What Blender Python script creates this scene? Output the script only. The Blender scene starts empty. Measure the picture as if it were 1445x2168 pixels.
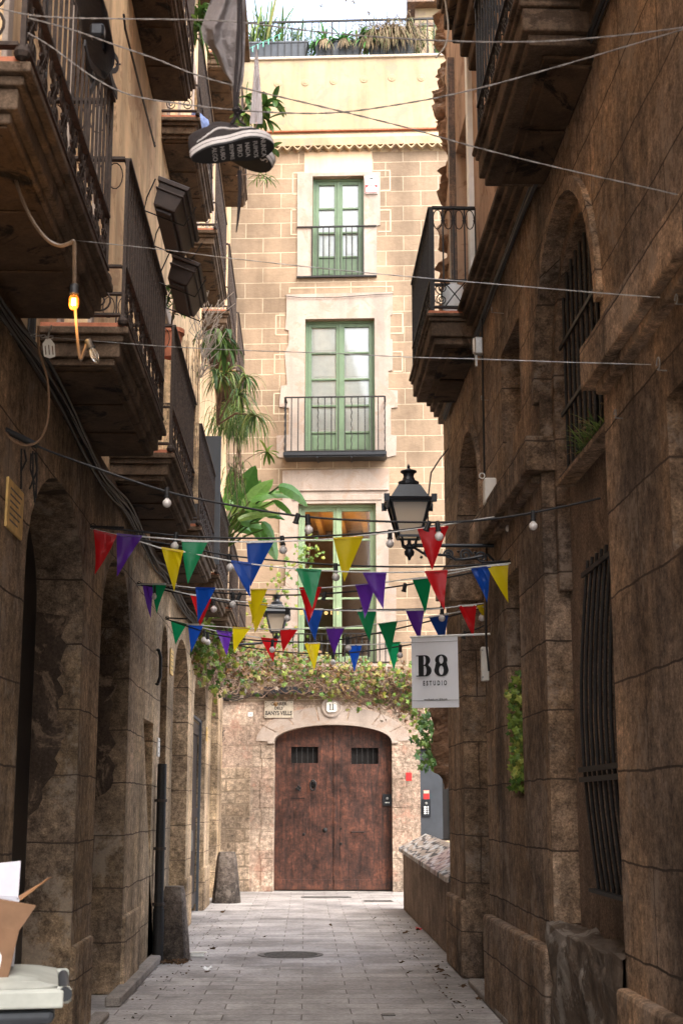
import bpy, bmesh, math, random
from mathutils import Vector, Matrix, noise as mn
random.seed(7)
sc = bpy.context.scene
COL = sc.collection
R = math.radians

# ------------------------------------------------------------ camera
TILT, YAW = R(11.708), R(1.444)
EYE = Vector((0, 0, 1.6))
FPX, CX, CY = 3011.0, 722.5, 1084.0
cam_d = bpy.data.cameras.new('camera')
cam = bpy.data.objects.new('camera', cam_d)
COL.objects.link(cam)
cam.location = EYE
cam.rotation_euler = (R(90) + TILT, 0, -YAW)
cam_d.sensor_fit = 'VERTICAL'
cam_d.sensor_height = 36.0
cam_d.sensor_width = 24.0
cam_d.lens = 50.0
cam_d.clip_end = 500
cam_d.dof.use_dof = True
cam_d.dof.focus_distance = 13.5
cam_d.dof.aperture_fstop = 7.0
sc.camera = cam

# ------------------------------------------------------------ light
SUN_EL, SUN_AZ = R(52), R(150)       # azimuth clockwise from +Y: soft light from behind the camera, along the street
w = bpy.data.worlds.new('World')
sc.world = w
w.use_nodes = True
nt = w.node_tree
bg = nt.nodes['Background']
sky = nt.nodes.new('ShaderNodeTexSky')
sky.sky_type = 'NISHITA'
sky.sun_disc = False
sky.sun_elevation = SUN_EL
sky.sun_rotation = SUN_AZ
sky.air_density = 1.0
sky.dust_density = 3.0
hsv = nt.nodes.new('ShaderNodeHueSaturation')
hsv.inputs['Saturation'].default_value = 0.6
nt.links.new(sky.outputs[0], hsv.inputs['Color'])
nt.links.new(hsv.outputs[0], bg.inputs['Color'])
bg.inputs['Strength'].default_value = 0.15
sd = bpy.data.lights.new('sun', 'SUN')
sd.energy = 0.8
sd.angle = R(60)
sd.color = (1.0, 0.93, 0.82)
sun = bpy.data.objects.new('sun', sd)
COL.objects.link(sun)
dirv = Vector((math.sin(SUN_AZ) * math.cos(SUN_EL), math.cos(SUN_AZ) * math.cos(SUN_EL), math.sin(SUN_EL)))
sun.rotation_euler = dirv.to_track_quat('Z', 'Y').to_euler()
sun.location = (0, -5, 30)
sc.view_settings.view_transform = 'Standard'
sc.view_settings.look = 'None'
sc.view_settings.exposure = 2.62
sc.view_settings.gamma = 1.0
sc.cycles.max_bounces = 8
sc.cycles.diffuse_bounces = 5

# ------------------------------------------------------------ helpers
cR = Vector((math.cos(YAW), -math.sin(YAW), 0))
cF = Vector((math.sin(YAW) * math.cos(TILT), math.cos(YAW) * math.cos(TILT), math.sin(TILT)))
cU = cR.cross(cF)
def ray(u, v): return cF * FPX + cR * (u - CX) - cU * (v - CY)
def atY(u, v, Y):
    d = ray(u, v); return EYE + d * (Y / d.y)
def onX(u, v, X=-1.6):
    d = ray(u, v); return EYE + d * (X / d.x)
KR = math.tan(R(.44))
def onR(u, v, c=1.66):
    d = ray(u, v); return EYE + d * (c / (d.x + KR * d.y))
def onG(u, v, z=0):
    d = ray(u, v); return EYE + d * ((z - 1.6) / d.z)
FP0 = Vector((0.553, 28.24, 0)); FA = R(4)
fx = Vector((math.cos(FA), -math.sin(FA), 0)); fy = Vector((math.sin(FA), math.cos(FA), 0))
def FAC(u, v):
    d = ray(u, v); p = EYE + d * ((FP0 - EYE).dot(fy) / d.dot(fy)) - FP0
    return (p.dot(fx), p.z)
def lerp(a, b, t): return a + (b - a) * t

_txt = {}
class MB:
    def __init__(s): s.v = []; s.f = []
    def add(s, vs, fs):
        o = len(s.v); s.v += [tuple(p) for p in vs]; s.f += [tuple(i + o for i in f) for f in fs]; return s
    def box(s, x0, x1, y0, y1, z0, z1):
        if x0 > x1: x0, x1 = x1, x0
        if y0 > y1: y0, y1 = y1, y0
        if z0 > z1: z0, z1 = z1, z0
        return s.add([(x, y, z) for z in (z0, z1) for y in (y0, y1) for x in (x0, x1)],
                     [(0, 2, 3, 1), (4, 5, 7, 6), (0, 1, 5, 4), (2, 6, 7, 3), (0, 4, 6, 2), (1, 3, 7, 5)])
    def frustum(s, c, w0, d0, w1, d1, h):
        x, y, z = c
        return s.add([(x - w0, y - d0, z), (x + w0, y - d0, z), (x + w0, y + d0, z), (x - w0, y + d0, z),
                      (x - w1, y - d1, z + h), (x + w1, y - d1, z + h), (x + w1, y + d1, z + h), (x - w1, y + d1, z + h)],
                     [(3, 2, 1, 0), (4, 5, 6, 7), (0, 1, 5, 4), (1, 2, 6, 5), (2, 3, 7, 6), (3, 0, 4, 7)])
    def bar(s, p, q, w, h=None):
        p = Vector(p); q = Vector(q); h = h or w; d = (q - p)
        if d.length < 1e-6: return s
        d.normalize(); a = Vector((0, 0, 1)) if abs(d.z) < .95 else Vector((1, 0, 0))
        x = d.cross(a).normalized() * w / 2; y = x.cross(d).normalized() * h / 2
        return s.add([p - x - y, p + x - y, p + x + y, p - x + y, q - x - y, q + x - y, q + x + y, q - x + y],
                     [(3, 2, 1, 0), (4, 5, 6, 7), (0, 1, 5, 4), (1, 2, 6, 5), (2, 3, 7, 6), (3, 0, 4, 7)])
    def tube(s, pts, r, n=6, closed=False):
        pts = [Vector(p) for p in pts]; m = len(pts)
        rs = r if isinstance(r, (list, tuple)) else [r] * m
        vs = []; up = None
        for i, p in enumerate(pts):
            a = pts[(i - 1) % m] if (i or closed) else p
            b = pts[(i + 1) % m] if (i < m - 1 or closed) else p
            t = (b - a)
            t = t.normalized() if t.length > 1e-9 else Vector((0, 0, 1))
            if up is None:
                up = t.cross(Vector((0, 0, 1)) if abs(t.z) < .9 else Vector((1, 0, 0))).normalized()
            up = (up - t * up.dot(t))
            up = up.normalized() if up.length > 1e-6 else t.orthogonal().normalized()
            e = t.cross(up)
            for k in range(n):
                an = 2 * math.pi * k / n
                vs.append(p + (up * math.cos(an) + e * math.sin(an)) * rs[i])
        fs = []
        for i in range(m if closed else m - 1):
            j = (i + 1) % m
            for k in range(n):
                fs.append((i * n + k, i * n + (k + 1) % n, j * n + (k + 1) % n, j * n + k))
        if not closed:
            fs.append(tuple(range(n))[::-1]); fs.append(tuple(range((m - 1) * n, m * n)))
        return s.add(vs, fs)
    def lathe(s, prof, c=(0, 0, 0), n=16, M=None):
        vs = []
        for r, z in prof:
            for k in range(n):
                a = 2 * math.pi * k / n
                p = Vector((r * math.cos(a), r * math.sin(a), z))
                if M: p = M @ p
                vs.append(p + Vector(c))
        fs = []
        for i in range(len(prof) - 1):
            for k in range(n):
                fs.append((i * n + k, i * n + (k + 1) % n, (i + 1) * n + (k + 1) % n, (i + 1) * n + k))
        fs.append(tuple(range(n))[::-1]); fs.append(tuple(range((len(prof) - 1) * n, len(prof) * n)))
        return s.add(vs, fs)
    def plate(s, out, holes, t0, t1, M):
        """polygon with holes in (a,b), extruded t0..t1; M maps (a,b,t) to a point"""
        cu = bpy.data.curves.new('tmp', 'CURVE'); cu.dimensions = '2D'; cu.fill_mode = 'BOTH'
        cu.extrude = abs(t1 - t0) / 2
        for lp in [out] + list(holes):
            sp = cu.splines.new('POLY'); sp.points.add(len(lp) - 1)
            for i, (a, b) in enumerate(lp): sp.points[i].co = (a, b, 0, 1)
            sp.use_cyclic_u = True
        ob = bpy.data.objects.new('tmp', cu)
        me = bpy.data.meshes.new_from_object(ob)
        tm = (t0 + t1) / 2
        s.add([M(p.co.x, p.co.y, tm + p.co.z) for p in me.vertices], [tuple(f.vertices) for f in me.polygons])
        bpy.data.objects.remove(ob); bpy.data.curves.remove(cu); bpy.data.meshes.remove(me)
        return s
    def text(s, body, size, M, depth=.002, sx=1.0, bold=0.0, align='CENTER', space=1.0):
        cu = bpy.data.curves.new('tmp', 'FONT'); cu.body = body; cu.size = size; cu.extrude = depth / 2
        cu.align_x = align; cu.align_y = 'CENTER'; cu.offset = bold; cu.space_character = space; cu.resolution_u = 3
        ob = bpy.data.objects.new('tmp', cu)
        me = bpy.data.meshes.new_from_object(ob)
        s.add([M(p.co.x * sx, p.co.y, p.co.z) for p in me.vertices], [tuple(f.vertices) for f in me.polygons])
        bpy.data.objects.remove(ob); bpy.data.curves.remove(cu); bpy.data.meshes.remove(me)
        return s
    def strap(s, p, d, L, W, droop=.5, n=6, fold=.25, prof=None):
        """a leaf: strip that starts at p along d and bends down"""
        p = Vector(p); d = Vector(d).normalized()
        side = d.cross(Vector((0, 0, 1)))
        side = side.normalized() if side.length > .05 else Vector((random.uniform(-1, 1), random.uniform(-1, 1), 0)).normalized()
        vs = []; c = p.copy(); st = L / n
        for i in range(n + 1):
            t = i / n
            wd = W * (prof(t) if prof else math.sin(math.pi * min(1, .12 + t * .88)) ** .6) / 2
            nn = side.cross(d).normalized()
            vs += [c - side * wd + nn * wd * fold, c, c + side * wd + nn * wd * fold]
            d = (d + Vector((0, 0, -droop / n))).normalized(); c = c + d * st
        fs = []
        for i in range(n):
            a = i * 3
            fs += [(a, a + 1, a + 4, a + 3), (a + 1, a + 2, a + 5, a + 4)]
        return s.add(vs, fs)
    def lobed(s, p, nrm, size, rot=0):
        """five-lobed vine leaf"""
        nrm = Vector(nrm).normalized(); a = nrm.orthogonal().normalized(); b = nrm.cross(a)
        pts = []
        for k, r in enumerate((.25, .75, .5, .9, .55, 1.0, .55, .9, .5, .75)):
            an = rot + 2 * math.pi * k / 10
            pts.append(Vector(p) + (a * math.cos(an) + b * math.sin(an)) * r * size * .5 + nrm * size * random.uniform(-.08, .08))
        c = Vector(p) + nrm * size * .06
        return s.add([c] + pts, [(0, i + 1, (i + 1) % 10 + 1) for i in range(10)])
    def build(s, name, mat, parent=None, world=True, smooth=False, bevel=0, seg=1, recalc=True):
        me = bpy.data.meshes.new(name)
        off = Vector((0, 0, 0))
        if parent is not None and world:
            r = parent
            while r is not None: off += r.location; r = r.parent
        me.from_pydata([tuple(Vector(p) - off) for p in s.v], [], s.f)
        if recalc:
            bm = bmesh.new(); bm.from_mesh(me); bmesh.ops.recalc_face_normals(bm, faces=bm.faces); bm.to_mesh(me); bm.free()
        if smooth:
            me.polygons.foreach_set('use_smooth', [True] * len(me.polygons))
            if hasattr(me, 'set_sharp_from_angle'): me.set_sharp_from_angle(angle=R(50))
        me.materials.append(mat)
        o = bpy.data.objects.new(name, me); COL.objects.link(o)
        if parent is not None: o.parent = parent
        if bevel:
            b = o.modifiers.new('bevel', 'BEVEL'); b.width = bevel; b.segments = seg; b.limit_method = 'ANGLE'; b.angle_limit = R(40)
        return o

def tag(o, label=None, cat=None, group=None, kind=None):
    if label: o['label'] = label
    if cat: o['category'] = cat
    if group: o['group'] = group
    if kind: o['kind'] = kind
    return o
def thing(name, label, cat, loc=(0, 0, 0), rz=0, group=None):
    o = bpy.data.objects.new(name, None); COL.objects.link(o)
    o.empty_display_size = .1
    o.location = loc; o.rotation_euler = (0, 0, rz)
    return tag(o, label, cat, group)
def cp(o, parent=None, loc=None):
    c = o.copy(); COL.objects.link(c)
    if parent is not None: c.parent = parent
    if loc is not None: c.location = loc
    for ch in list(o.children): cp(ch, c)
    return c
def spiral(c, r0, r1, a0, turns, ax, ay, n=22):
    c = Vector(c); ax = Vector(ax); ay = Vector(ay); out = []
    for i in range(n + 1):
        t = i / n; a = a0 + turns * 2 * math.pi * t; r = lerp(r0, r1, t)
        out.append(c + ax * math.cos(a) * r + ay * math.sin(a) * r)
    return out
def ring(c, rx, ry, ax, ay, n=20):
    c = Vector(c); ax = Vector(ax); ay = Vector(ay)
    return [c + ax * math.cos(2 * math.pi * i / n) * rx + ay * math.sin(2 * math.pi * i / n) * ry for i in range(n)]
def arch(y0, y1, zb, zs, rise, n=14):
    """closed outline of an arched opening"""
    c = (y0 + y1) / 2; h = (y1 - y0) / 2
    pts = [(y0, zb)]
    for i in range(n + 1):
        a = math.pi * (1 - i / n)
        pts.append((c + h * math.cos(a), zs + rise * math.sin(a)))
    pts.append((y1, zb))
    return pts
def rect(a0, a1, b0, b1): return [(a0, b0), (a1, b0), (a1, b1), (a0, b1)]

# ------------------------------------------------------------ materials
class N:
    def __init__(s, name, rough=.8, spec=.5):
        s.m = bpy.data.materials.new(name); s.m.use_nodes = True; s.t = s.m.node_tree
        s.p = s.t.nodes['Principled BSDF']; s.p.inputs['Roughness'].default_value = rough
        s.p.inputs['Specular IOR Level'].default_value = spec
    def n(s, ty, **k):
        o = s.t.nodes.new('ShaderNode' + ty)
        for a, b in k.items():
            if a.startswith('i_'): o.inputs[a[2:].replace('_', ' ')].default_value = b
            else: setattr(o, a, b)
        return o
    def l(s, a, b): s.t.links.new(a, b)
    def math(s, op, a, b=None):
        o = s.n('Math', operation=op)
        for i, x in enumerate((a, b)):
            if x is None: continue
            if isinstance(x, (int, float)): o.inputs[i].default_value = x
            else: s.l(x, o.inputs[i])
        return o.outputs[0]
    def coord(s, kind='Object'):
        return s.n('TexCoord').outputs[kind]
    def wallvec(s, sy=1, sz=1, warp=0.0):
        """(x+y, z) of the object: runs along walls of either direction"""
        sep = s.n('SeparateXYZ'); s.l(s.coord(), sep.inputs[0])
        a = s.math('ADD', sep.outputs[0], sep.outputs[1])
        a = s.math('MULTIPLY', a, sy); b = s.math('MULTIPLY', sep.outputs[2], sz)
        c = s.n('CombineXYZ'); s.l(a, c.inputs[0]); s.l(b, c.inputs[1])
        if warp:
            no = s.n('TexNoise', i_Scale=2.3, i_Detail=4.0); s.l(s.coord(), no.inputs['Vector'])
            v = s.n('VectorMath', operation='MULTIPLY_ADD'); s.l(no.outputs['Color'], v.inputs[0])
            v.inputs[1].default_value = (warp, warp, 0); s.l(c.outputs[0], v.inputs[2]); return v.outputs[0]
        return c.outputs[0]
    def noise(s, vec, scale, detail=5, rough=.6, dist=0.0):
        o = s.n('TexNoise', i_Scale=float(scale), i_Detail=float(detail), i_Roughness=rough, i_Distortion=dist)
        if vec is not None: s.l(vec, o.inputs['Vector'])
        return o.outputs['Fac']
    def ramp(s, fac, stops):
        o = s.n('ValToRGB'); cr = o.color_ramp
        while len(cr.elements) < len(stops): cr.elements.new(.5)
        for e, (p, c) in zip(cr.elements, stops):
            e.position = p; e.color = (c, c, c, 1) if isinstance(c, (int, float)) else (*c, 1)
        s.l(fac, o.inputs[0]); return o.outputs[0]
    def mix(s, fac, a, b, mode='MIX'):
        o = s.n('Mix', data_type='RGBA', blend_type=mode)
        for i, x in ((0, fac), (6, a), (7, b)):
            if isinstance(x, (int, float)): o.inputs[i].default_value = x if i == 0 else (x, x, x, 1)
            elif isinstance(x, tuple): o.inputs[i].default_value = (*x, 1)
            else: s.l(x, o.inputs[i])
        return o.outputs[2]
    def col(s, c):
        if isinstance(c, tuple): s.p.inputs['Base Color'].default_value = (*c, 1)
        else: s.l(c, s.p.inputs['Base Color'])
    def bump(s, h, strength=.5, dist=.02, prev=None):
        b = s.n('Bump', i_Strength=strength, i_Distance=dist); s.l(h, b.inputs['Height'])
        if prev is not None: s.l(prev, b.inputs['Normal'])
        s.l(b.outputs[0], s.p.inputs['Normal']); return b.outputs[0]

def plain(name, c, rough=.6, var=.15, scale=30, metal=0, bump=.15, spec=.4):
    m = N(name, rough, spec); no = m.noise(m.coord(), scale)
    d = tuple(x * (1 - var) for x in c); e = tuple(min(1, x * (1 + var)) for x in c)
    m.col(m.ramp(no, [(.3, d), (.7, e)])); m.p.inputs['Metallic'].default_value = metal
    if bump: m.bump(no, bump, .004)
    return m.m

def ashlar(name, c1, c2, bw, rh, mort=(.05, .035, .025), msize=.010, streak=.5, stain=(.05, .03, .018), patch=None, rough=.9, deep=.045, grain=1.2, warm=None):
    m = N(name, rough, .2)
    v = m.wallvec(warp=.05)
    br = m.n('TexBrick', offset=.5, i_Scale=1.0, i_Mortar_Size=msize, i_Mortar_Smooth=.4, i_Brick_Width=bw, i_Row_Height=rh, i_Bias=0.0)
    m.l(v, br.inputs['Vector']); br.inputs['Color1'].default_value = (*c1, 1); br.inputs['Color2'].default_value = (*c2, 1)
    br.inputs['Mortar'].default_value = (*mort, 1)
    base = br.outputs['Color']
    if warm: base = m.mix(m.ramp(m.noise(m.wallvec(.9, .6), 1.3, 5, .6), [(.42, 0), (.60, .8)]), base, warm)
    big = m.noise(m.coord(), 1.1, 8, .7)
    base = m.mix(m.ramp(big, [(.42, 0), (.68, .75)]), base, stain, 'MIX')
    fine = m.noise(m.coord(), 13, 8, .8)
    base = m.mix(.85, base, m.ramp(fine, [(.36, .28), (.5, .95), (.63, 1.7)]), 'MULTIPLY')
    sv = m.noise(m.wallvec(1.7, .3), 1.0, 5, .55)
    base = m.mix(streak, base, m.ramp(sv, [(.38, .22), (.5, .95), (.62, 1.55)]), 'MULTIPLY')
    blk = m.n('TexNoise', i_Scale=.55, i_Detail=1.0)
    m.l(m.wallvec(.8, 2.1), blk.inputs['Vector'])
    base = m.mix(.85, base, m.ramp(blk.outputs['Fac'], [(.35, .6), (.62, 1.35)]), 'MULTIPLY')
    gr = m.noise(m.coord(), 75, 4, .8)
    base = m.mix(.8, base, m.ramp(gr, [(.36, .45), (.64, 1.45)]), 'MULTIPLY')
    if patch:
        pn = m.noise(m.coord(), 1.9, 10, .78)
        base = m.mix(m.ramp(pn, [(.53, 0), (.60, .65)]), base, patch)
    base = m.mix(m.math('MULTIPLY', br.outputs['Fac'], .8), base, mort)
    m.col(base)
    b1 = m.bump(m.math('SUBTRACT', 1.0, br.outputs['Fac']), .8, deep)
    g2 = m.noise(m.coord(), 6, 8, .75)
    b2 = m.bump(g2, .6 * grain, .06, b1)
    b3 = m.bump(fine, .6 * grain, .03, b2)
    m.bump(gr, .5 * grain, .012, b3)
    return m.m

def plaster(name, c, var=.2, streak=.35, patch=None, rough=.9, bumpk=.4, scale=1.3, grain=.0):
    m = N(name, rough, .2)
    big = m.noise(m.coord(), scale, 8, .7)
    d = tuple(x * (1 - var) for x in c); e = tuple(min(1, x * (1 + var * .6)) for x in c)
    base = m.ramp(big, [(.32, d), (.62, e)])
    sv = m.noise(m.wallvec(2.6, .3), 1.0, 6, .6)
    base = m.mix(streak, base, m.ramp(sv, [(.34, .35), (.52, 1.0), (.72, 1.2)]), 'MULTIPLY')
    if patch:
        pn = m.noise(m.coord(), 2.2, 9, .72, 1.0)
        base = m.mix(m.ramp(pn, [(.53, 0), (.58, .9)]), base, patch)
    gr = m.noise(m.coord(), 60, 5, .8)
    if grain: base = m.mix(grain, base, m.ramp(gr, [(.36, .35), (.64, 1.6)]), 'MULTIPLY')
    m.col(base)
    b = m.bump(m.noise(m.coord(), 5, 8, .7), bumpk, .03)
    m.bump(gr, bumpk * .7, .01, b)
    return m.m

M = {}
M['left_stone'] = ashlar('left_stone', (.35, .25, .165), (.23, .165, .115), 1.5, .46, mort=(.07, .048, .033), msize=.007, streak=.5, stain=(.085, .06, .042), warm=(.43, .29, .165), patch=(.40, .32, .245))
M['left_stone_lit'] = ashlar('left_stone_lit', (.52, .385, .255), (.40, .29, .19), 1.5, .46, mort=(.12, .08, .055), msize=.007, streak=.45, stain=(.24, .165, .11), warm=(.56, .39, .22))  # left stone lightened: light through the right-hand gap painted into the colour
M['right_stone'] = ashlar('right_stone', (.40, .28, .19), (.23, .165, .12), 1.5, .45, mort=(.07, .047, .033), msize=.007, streak=.6, stain=(.085, .06, .045), warm=(.44, .275, .155), patch=(.38, .295, .225))
M['stucco'] = plaster('stucco', (.25, .175, .125), .4, .4, (.14, .10, .07), bumpk=1.2, scale=3, grain=.9)
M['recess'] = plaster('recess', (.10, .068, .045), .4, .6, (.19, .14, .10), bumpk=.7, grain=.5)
M['upper_left'] = plaster('upper_left', (.64, .45, .265), .25, .5, (.42, .27, .155))
M['upper_right'] = plaster('upper_right', (.46, .31, .215), .25, .5, (.28, .17, .11))
M['rubble'] = plaster('rubble', (.28, .165, .10), .5, .3, (.42, .31, .23), bumpk=1.6, scale=7)
M['rough_base'] = plaster('rough_base', (.17, .125, .09), .5, .4, (.34, .29, .24), bumpk=2.0, scale=6)
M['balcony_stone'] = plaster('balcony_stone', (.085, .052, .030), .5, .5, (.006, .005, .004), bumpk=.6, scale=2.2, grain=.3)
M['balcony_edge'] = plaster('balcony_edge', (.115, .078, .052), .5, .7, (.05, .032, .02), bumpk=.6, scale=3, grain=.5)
M['paint_block'] = None
def facade_mat():
    m = N('painted_blocks', .9, .2)
    v = m.wallvec(warp=.012)
    br = m.n('TexBrick', offset=.5, i_Scale=1.0, i_Mortar_Size=.011, i_Mortar_Smooth=.3, i_Brick_Width=.74, i_Row_Height=.335)
    m.l(v, br.inputs['Vector']); br.inputs['Color1'].default_value = (.30, .215, .143, 1); br.inputs['Color2'].default_value = (.235, .17, .115, 1)
    br.inputs['Mortar'].default_value = (.44, .35, .245, 1)
    big = m.noise(m.coord(), .7, 6, .6)
    base = m.mix(1.0, br.outputs['Color'], m.ramp(big, [(.36, .72), (.62, 1.15)]), 'MULTIPLY')
    st2 = m.noise(m.wallvec(1.6, .25), 1.0, 6, .65)
    base = m.mix(.6, base, m.ramp(st2, [(.35, .62), (.55, 1.05)]), 'MULTIPLY')
    st = m.noise(m.wallvec(9, 30), 1.0, 5, .7)
    base = m.mix(.4, base, m.ramp(st, [(.3, .7), (.55, 1.0), (.8, 1.1)]), 'MULTIPLY')
    m.col(base); b = m.bump(m.math('SUBTRACT', 1.0, br.outputs['Fac']), .6, .012)
    m.bump(m.noise(m.coord(), 8, 8, .75), .5, .03, b)
    return m.m
M['paint_block'] = facade_mat()
M['cream'] = plaster('cream', (.355, .27, .165), .16, .35, (.30, .215, .15), bumpk=.3, scale=.8)
M['surround'] = plaster('surround', (.335, .275, .23), .18, .3, (.30, .225, .175), bumpk=.3, grain=.2)
M['lower_stone'] = ashlar('lower_stone', (.43, .33, .245), (.36, .245, .18), .62, .40, mort=(.27, .20, .14), msize=.005, streak=.35, stain=(.34, .27, .21), patch=(.38, .20, .14), deep=.02, grain=.8)
M['rubble_wall'] = ashlar('rubble_wall', (.46, .34, .24), (.38, .27, .18), .38, .24, mort=(.30, .22, .15), msize=.02, streak=.3, stain=(.33, .25, .18), deep=.05, grain=1.6)
M['iron'] = plain('iron', (.016, .014, .013), .55, .4, 60, .3, .4)
M['rust_iron'] = plain('rust_iron', (.042, .028, .021), .75, .55, 40, .1, .6)
M['black_metal'] = plain('black_metal', (.02, .022, .026), .35, .2, 60, .2, .1)
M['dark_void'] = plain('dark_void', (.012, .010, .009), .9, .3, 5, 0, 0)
M['dark_door'] = plain('dark_door', (.018, .016, .016), .45, .4, 12, 0, .3)
M['slate_door'] = plain('slate_door', (.045, .05, .058), .4, .12, 6, 0, .1)
M['terracotta'] = plain('terracotta', (.42, .15, .08), .8, .25, 25)
M['brown_plastic'] = plain('brown_plastic', (.042, .027, .021), .5, .2, 15, 0, .1)
M['grey_plastic'] = plain('grey_plastic', (.055, .06, .068), .5, .15, 9, 0, .1)
M['lid_plastic'] = plain('lid_plastic', (.42, .43, .38), .5, .2, 7, 0, .15)
M['white_plastic'] = plain('white_plastic', (.72, .72, .70), .45, .08, 10, 0, .05)
M['rope'] = plain('rope', (.62, .60, .56), .8, .2, 90, 0, .5)
M['twine'] = plain('twine', (.25, .225, .205), .8, .45, 70, 0, .5)
M['cable'] = plain('cable', (.015, .014, .014), .6, .3, 40)
M['white_cable'] = plain('white_cable', (.5, .47, .42), .6, .2, 40)
M['steel'] = plain('steel', (.42, .41, .39), .4, .2, 80, .8, .1)
M['red_paint'] = plain('red_paint', (.55, .02, .02), .5, .1, 20, 0, 0)
M['ink'] = plain('ink', (.012, .012, .013), .7, .1, 20, 0, 0)
M['graphite'] = plain('graphite', (.13, .11, .09), .8, .4, 20, 0, 0)
M['plaque_stone'] = plain('plaque_stone', (.40, .34, .26), .7, .2, 14, 0, .3)
M['yellow_plaque'] = plain('yellow_plaque', (.62, .40, .14), .7, .3, 14, 0, .3)
M['marble'] = plain('marble', (.68, .64, .57), .6, .1, 9, 0, .1)

def wood(name, c1, c2, plank=.24, gloss=.45):
    m = N(name, gloss, .5)
    g = m.noise(m.wallvec(16, 1.6), 1.0, 9, .72, .6)
    base = m.ramp(g, [(.35, c2), (.62, c1)])
    big = m.noise(m.coord(), 2.2, 10, .78)
    base = m.mix(1.0, base, m.ramp(big, [(.36, .22), (.5, .95), (.66, 1.9)]), 'MULTIPLY')
    fl = m.noise(m.coord(), 19, 6, .8)
    base = m.mix(.8, base, m.ramp(fl, [(.36, .4), (.62, 1.6)]), 'MULTIPLY')
    sc_ = m.noise(m.wallvec(5, 11), 1.0, 9, .85)
    base = m.mix(m.ramp(sc_, [(.61, 0), (.66, .6)]), base, (c1[0] * 2.2, c1[1] * 2.8, c1[2] * 3.2))
    m.col(base); b = m.bump(g, .6, .012)
    m.l(m.ramp(big, [(.3, .3), (.7, .75)]), m.p.inputs['Roughness'])
    m.bump(big, .4, .03, b)
    return m.m
M['door_wood'] = wood('door_wood', (.092, .029, .014), (.020, .008, .005))
M['sooty'] = plaster('sooty_render', (.075, .052, .037), .5, .5, (.22, .155, .105), bumpk=.9, scale=2.5, grain=.6)
M['old_wood'] = wood('old_wood', (.16, .09, .05), (.06, .032, .018), gloss=.7)
M['reed'] = wood('reed', (.55, .40, .24), (.25, .16, .09), gloss=.8)
M['green_paint'] = plain('green_paint', (.095, .145, .08), .45, .12, 8, 0, .1)
M['pale_green'] = plain('pale_green', (.20, .27, .155), .45, .12, 8, 0, .1)
M['white_paint'] = plain('white_paint', (.80, .79, .74), .5, .08, 8, 0, .1)
def curtain():
    m = N('curtain', .9, .1)
    g = m.noise(m.wallvec(10, .8), 1.0, 4, .5)
    m.col(m.ramp(g, [(.3, (.66, .66, .60)), (.6, (.84, .84, .78))])); m.bump(g, .5, .04); return m.m
M['curtain'] = curtain()
def glass():
    m = bpy.data.materials.new('window_glass'); m.use_nodes = True; t = m.node_tree
    for n_ in list(t.nodes): t.nodes.remove(n_)
    o = t.nodes.new('ShaderNodeOutputMaterial'); mx = t.nodes.new('ShaderNodeMixShader'); tr = t.nodes.new('ShaderNodeBsdfTransparent')
    gl = t.nodes.new('ShaderNodeBsdfGlossy'); gl.inputs['Roughness'].default_value = .04
    lw = t.nodes.new('ShaderNodeLayerWeight'); lw.inputs['Blend'].default_value = .35
    tr.inputs['Color'].default_value = (.97, .98, .97, 1)
    t.links.new(lw.outputs['Fresnel'], mx.inputs[0]); t.links.new(tr.outputs[0], mx.inputs[1]); t.links.new(gl.outputs[0], mx.inputs[2]); t.links.new(mx.outputs[0], o.inputs[0])
    return m
M['glass'] = glass()
def frosted():
    m = N('frosted_glass', .35, .5); m.col((.62, .53, .42)); m.p.inputs['Transmission Weight'].default_value = .45; return m.m
M['frosted'] = frosted()
def bulbmat():
    m = N('bulb_glass', .25, .6); m.col((.62, .57, .53)); m.p.inputs['Subsurface Weight'].default_value = .0; return m.m
M['bulb'] = bulbmat()
def clearbulb():
    m = N('clear_bulb', .05, .6); m.col((.9, .82, .7)); m.p.inputs['Transmission Weight'].default_value = .92; m.p.inputs['IOR'].default_value = 1.2; return m.m
M['clear'] = clearbulb()
def emit(name, c, s):
    m = N(name, .5); m.col(c); m.p.inputs['Emission Color'].default_value = (*c, 1); m.p.inputs['Emission Strength'].default_value = s; return m.m
M['filament'] = emit('filament', (1.0, .48, .10), 14)
def amber():
    m = N('amber_bulb', .1, .6); m.col((1.0, .55, .15)); m.p.inputs['Transmission Weight'].default_value = .9; m.p.inputs['IOR'].default_value = 1.15; return m.m
M['amber'] = amber()
def leafmat(name, stops, rough=.45, trans=.25):
    m = N(name, rough, .4); g = m.n('NewGeometry')
    c = m.ramp(g.outputs['Random Per Island'], stops)
    no = m.noise(m.coord(), 25, 3); c = m.mix(.5, c, m.ramp(no, [(.3, .6), (.7, 1.3)]), 'MULTIPLY')
    m.col(c)
    tl = m.n('BsdfTranslucent'); m.l(c, tl.inputs['Color']); mx = m.n('MixShader'); mx.inputs[0].default_value = trans
    out = m.t.nodes['Material Output']; m.l(m.p.outputs[0], mx.inputs[1]); m.l(tl.outputs[0], mx.inputs[2]); m.l(mx.outputs[0], out.inputs[0])
    return m.m
M['leaf'] = leafmat('leaf', [(0, (.035, .085, .018)), (.5, (.07, .15, .03)), (1, (.16, .24, .04))])
M['banana'] = leafmat('banana_leaf', [(0, (.045, .13, .025)), (.6, (.10, .24, .04)), (1, (.26, .38, .10))], .35, .35)
M['dracaena'] = leafmat('dracaena_leaf', [(0, (.04, .09, .02)), (.5, (.10, .18, .04)), (.85, (.24, .33, .08)), (1, (.30, .26, .10))], .5)
M['dark_leaf'] = leafmat('dark_leaf', [(0, (.02, .055, .015)), (1, (.06, .12, .03))], .3)
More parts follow.
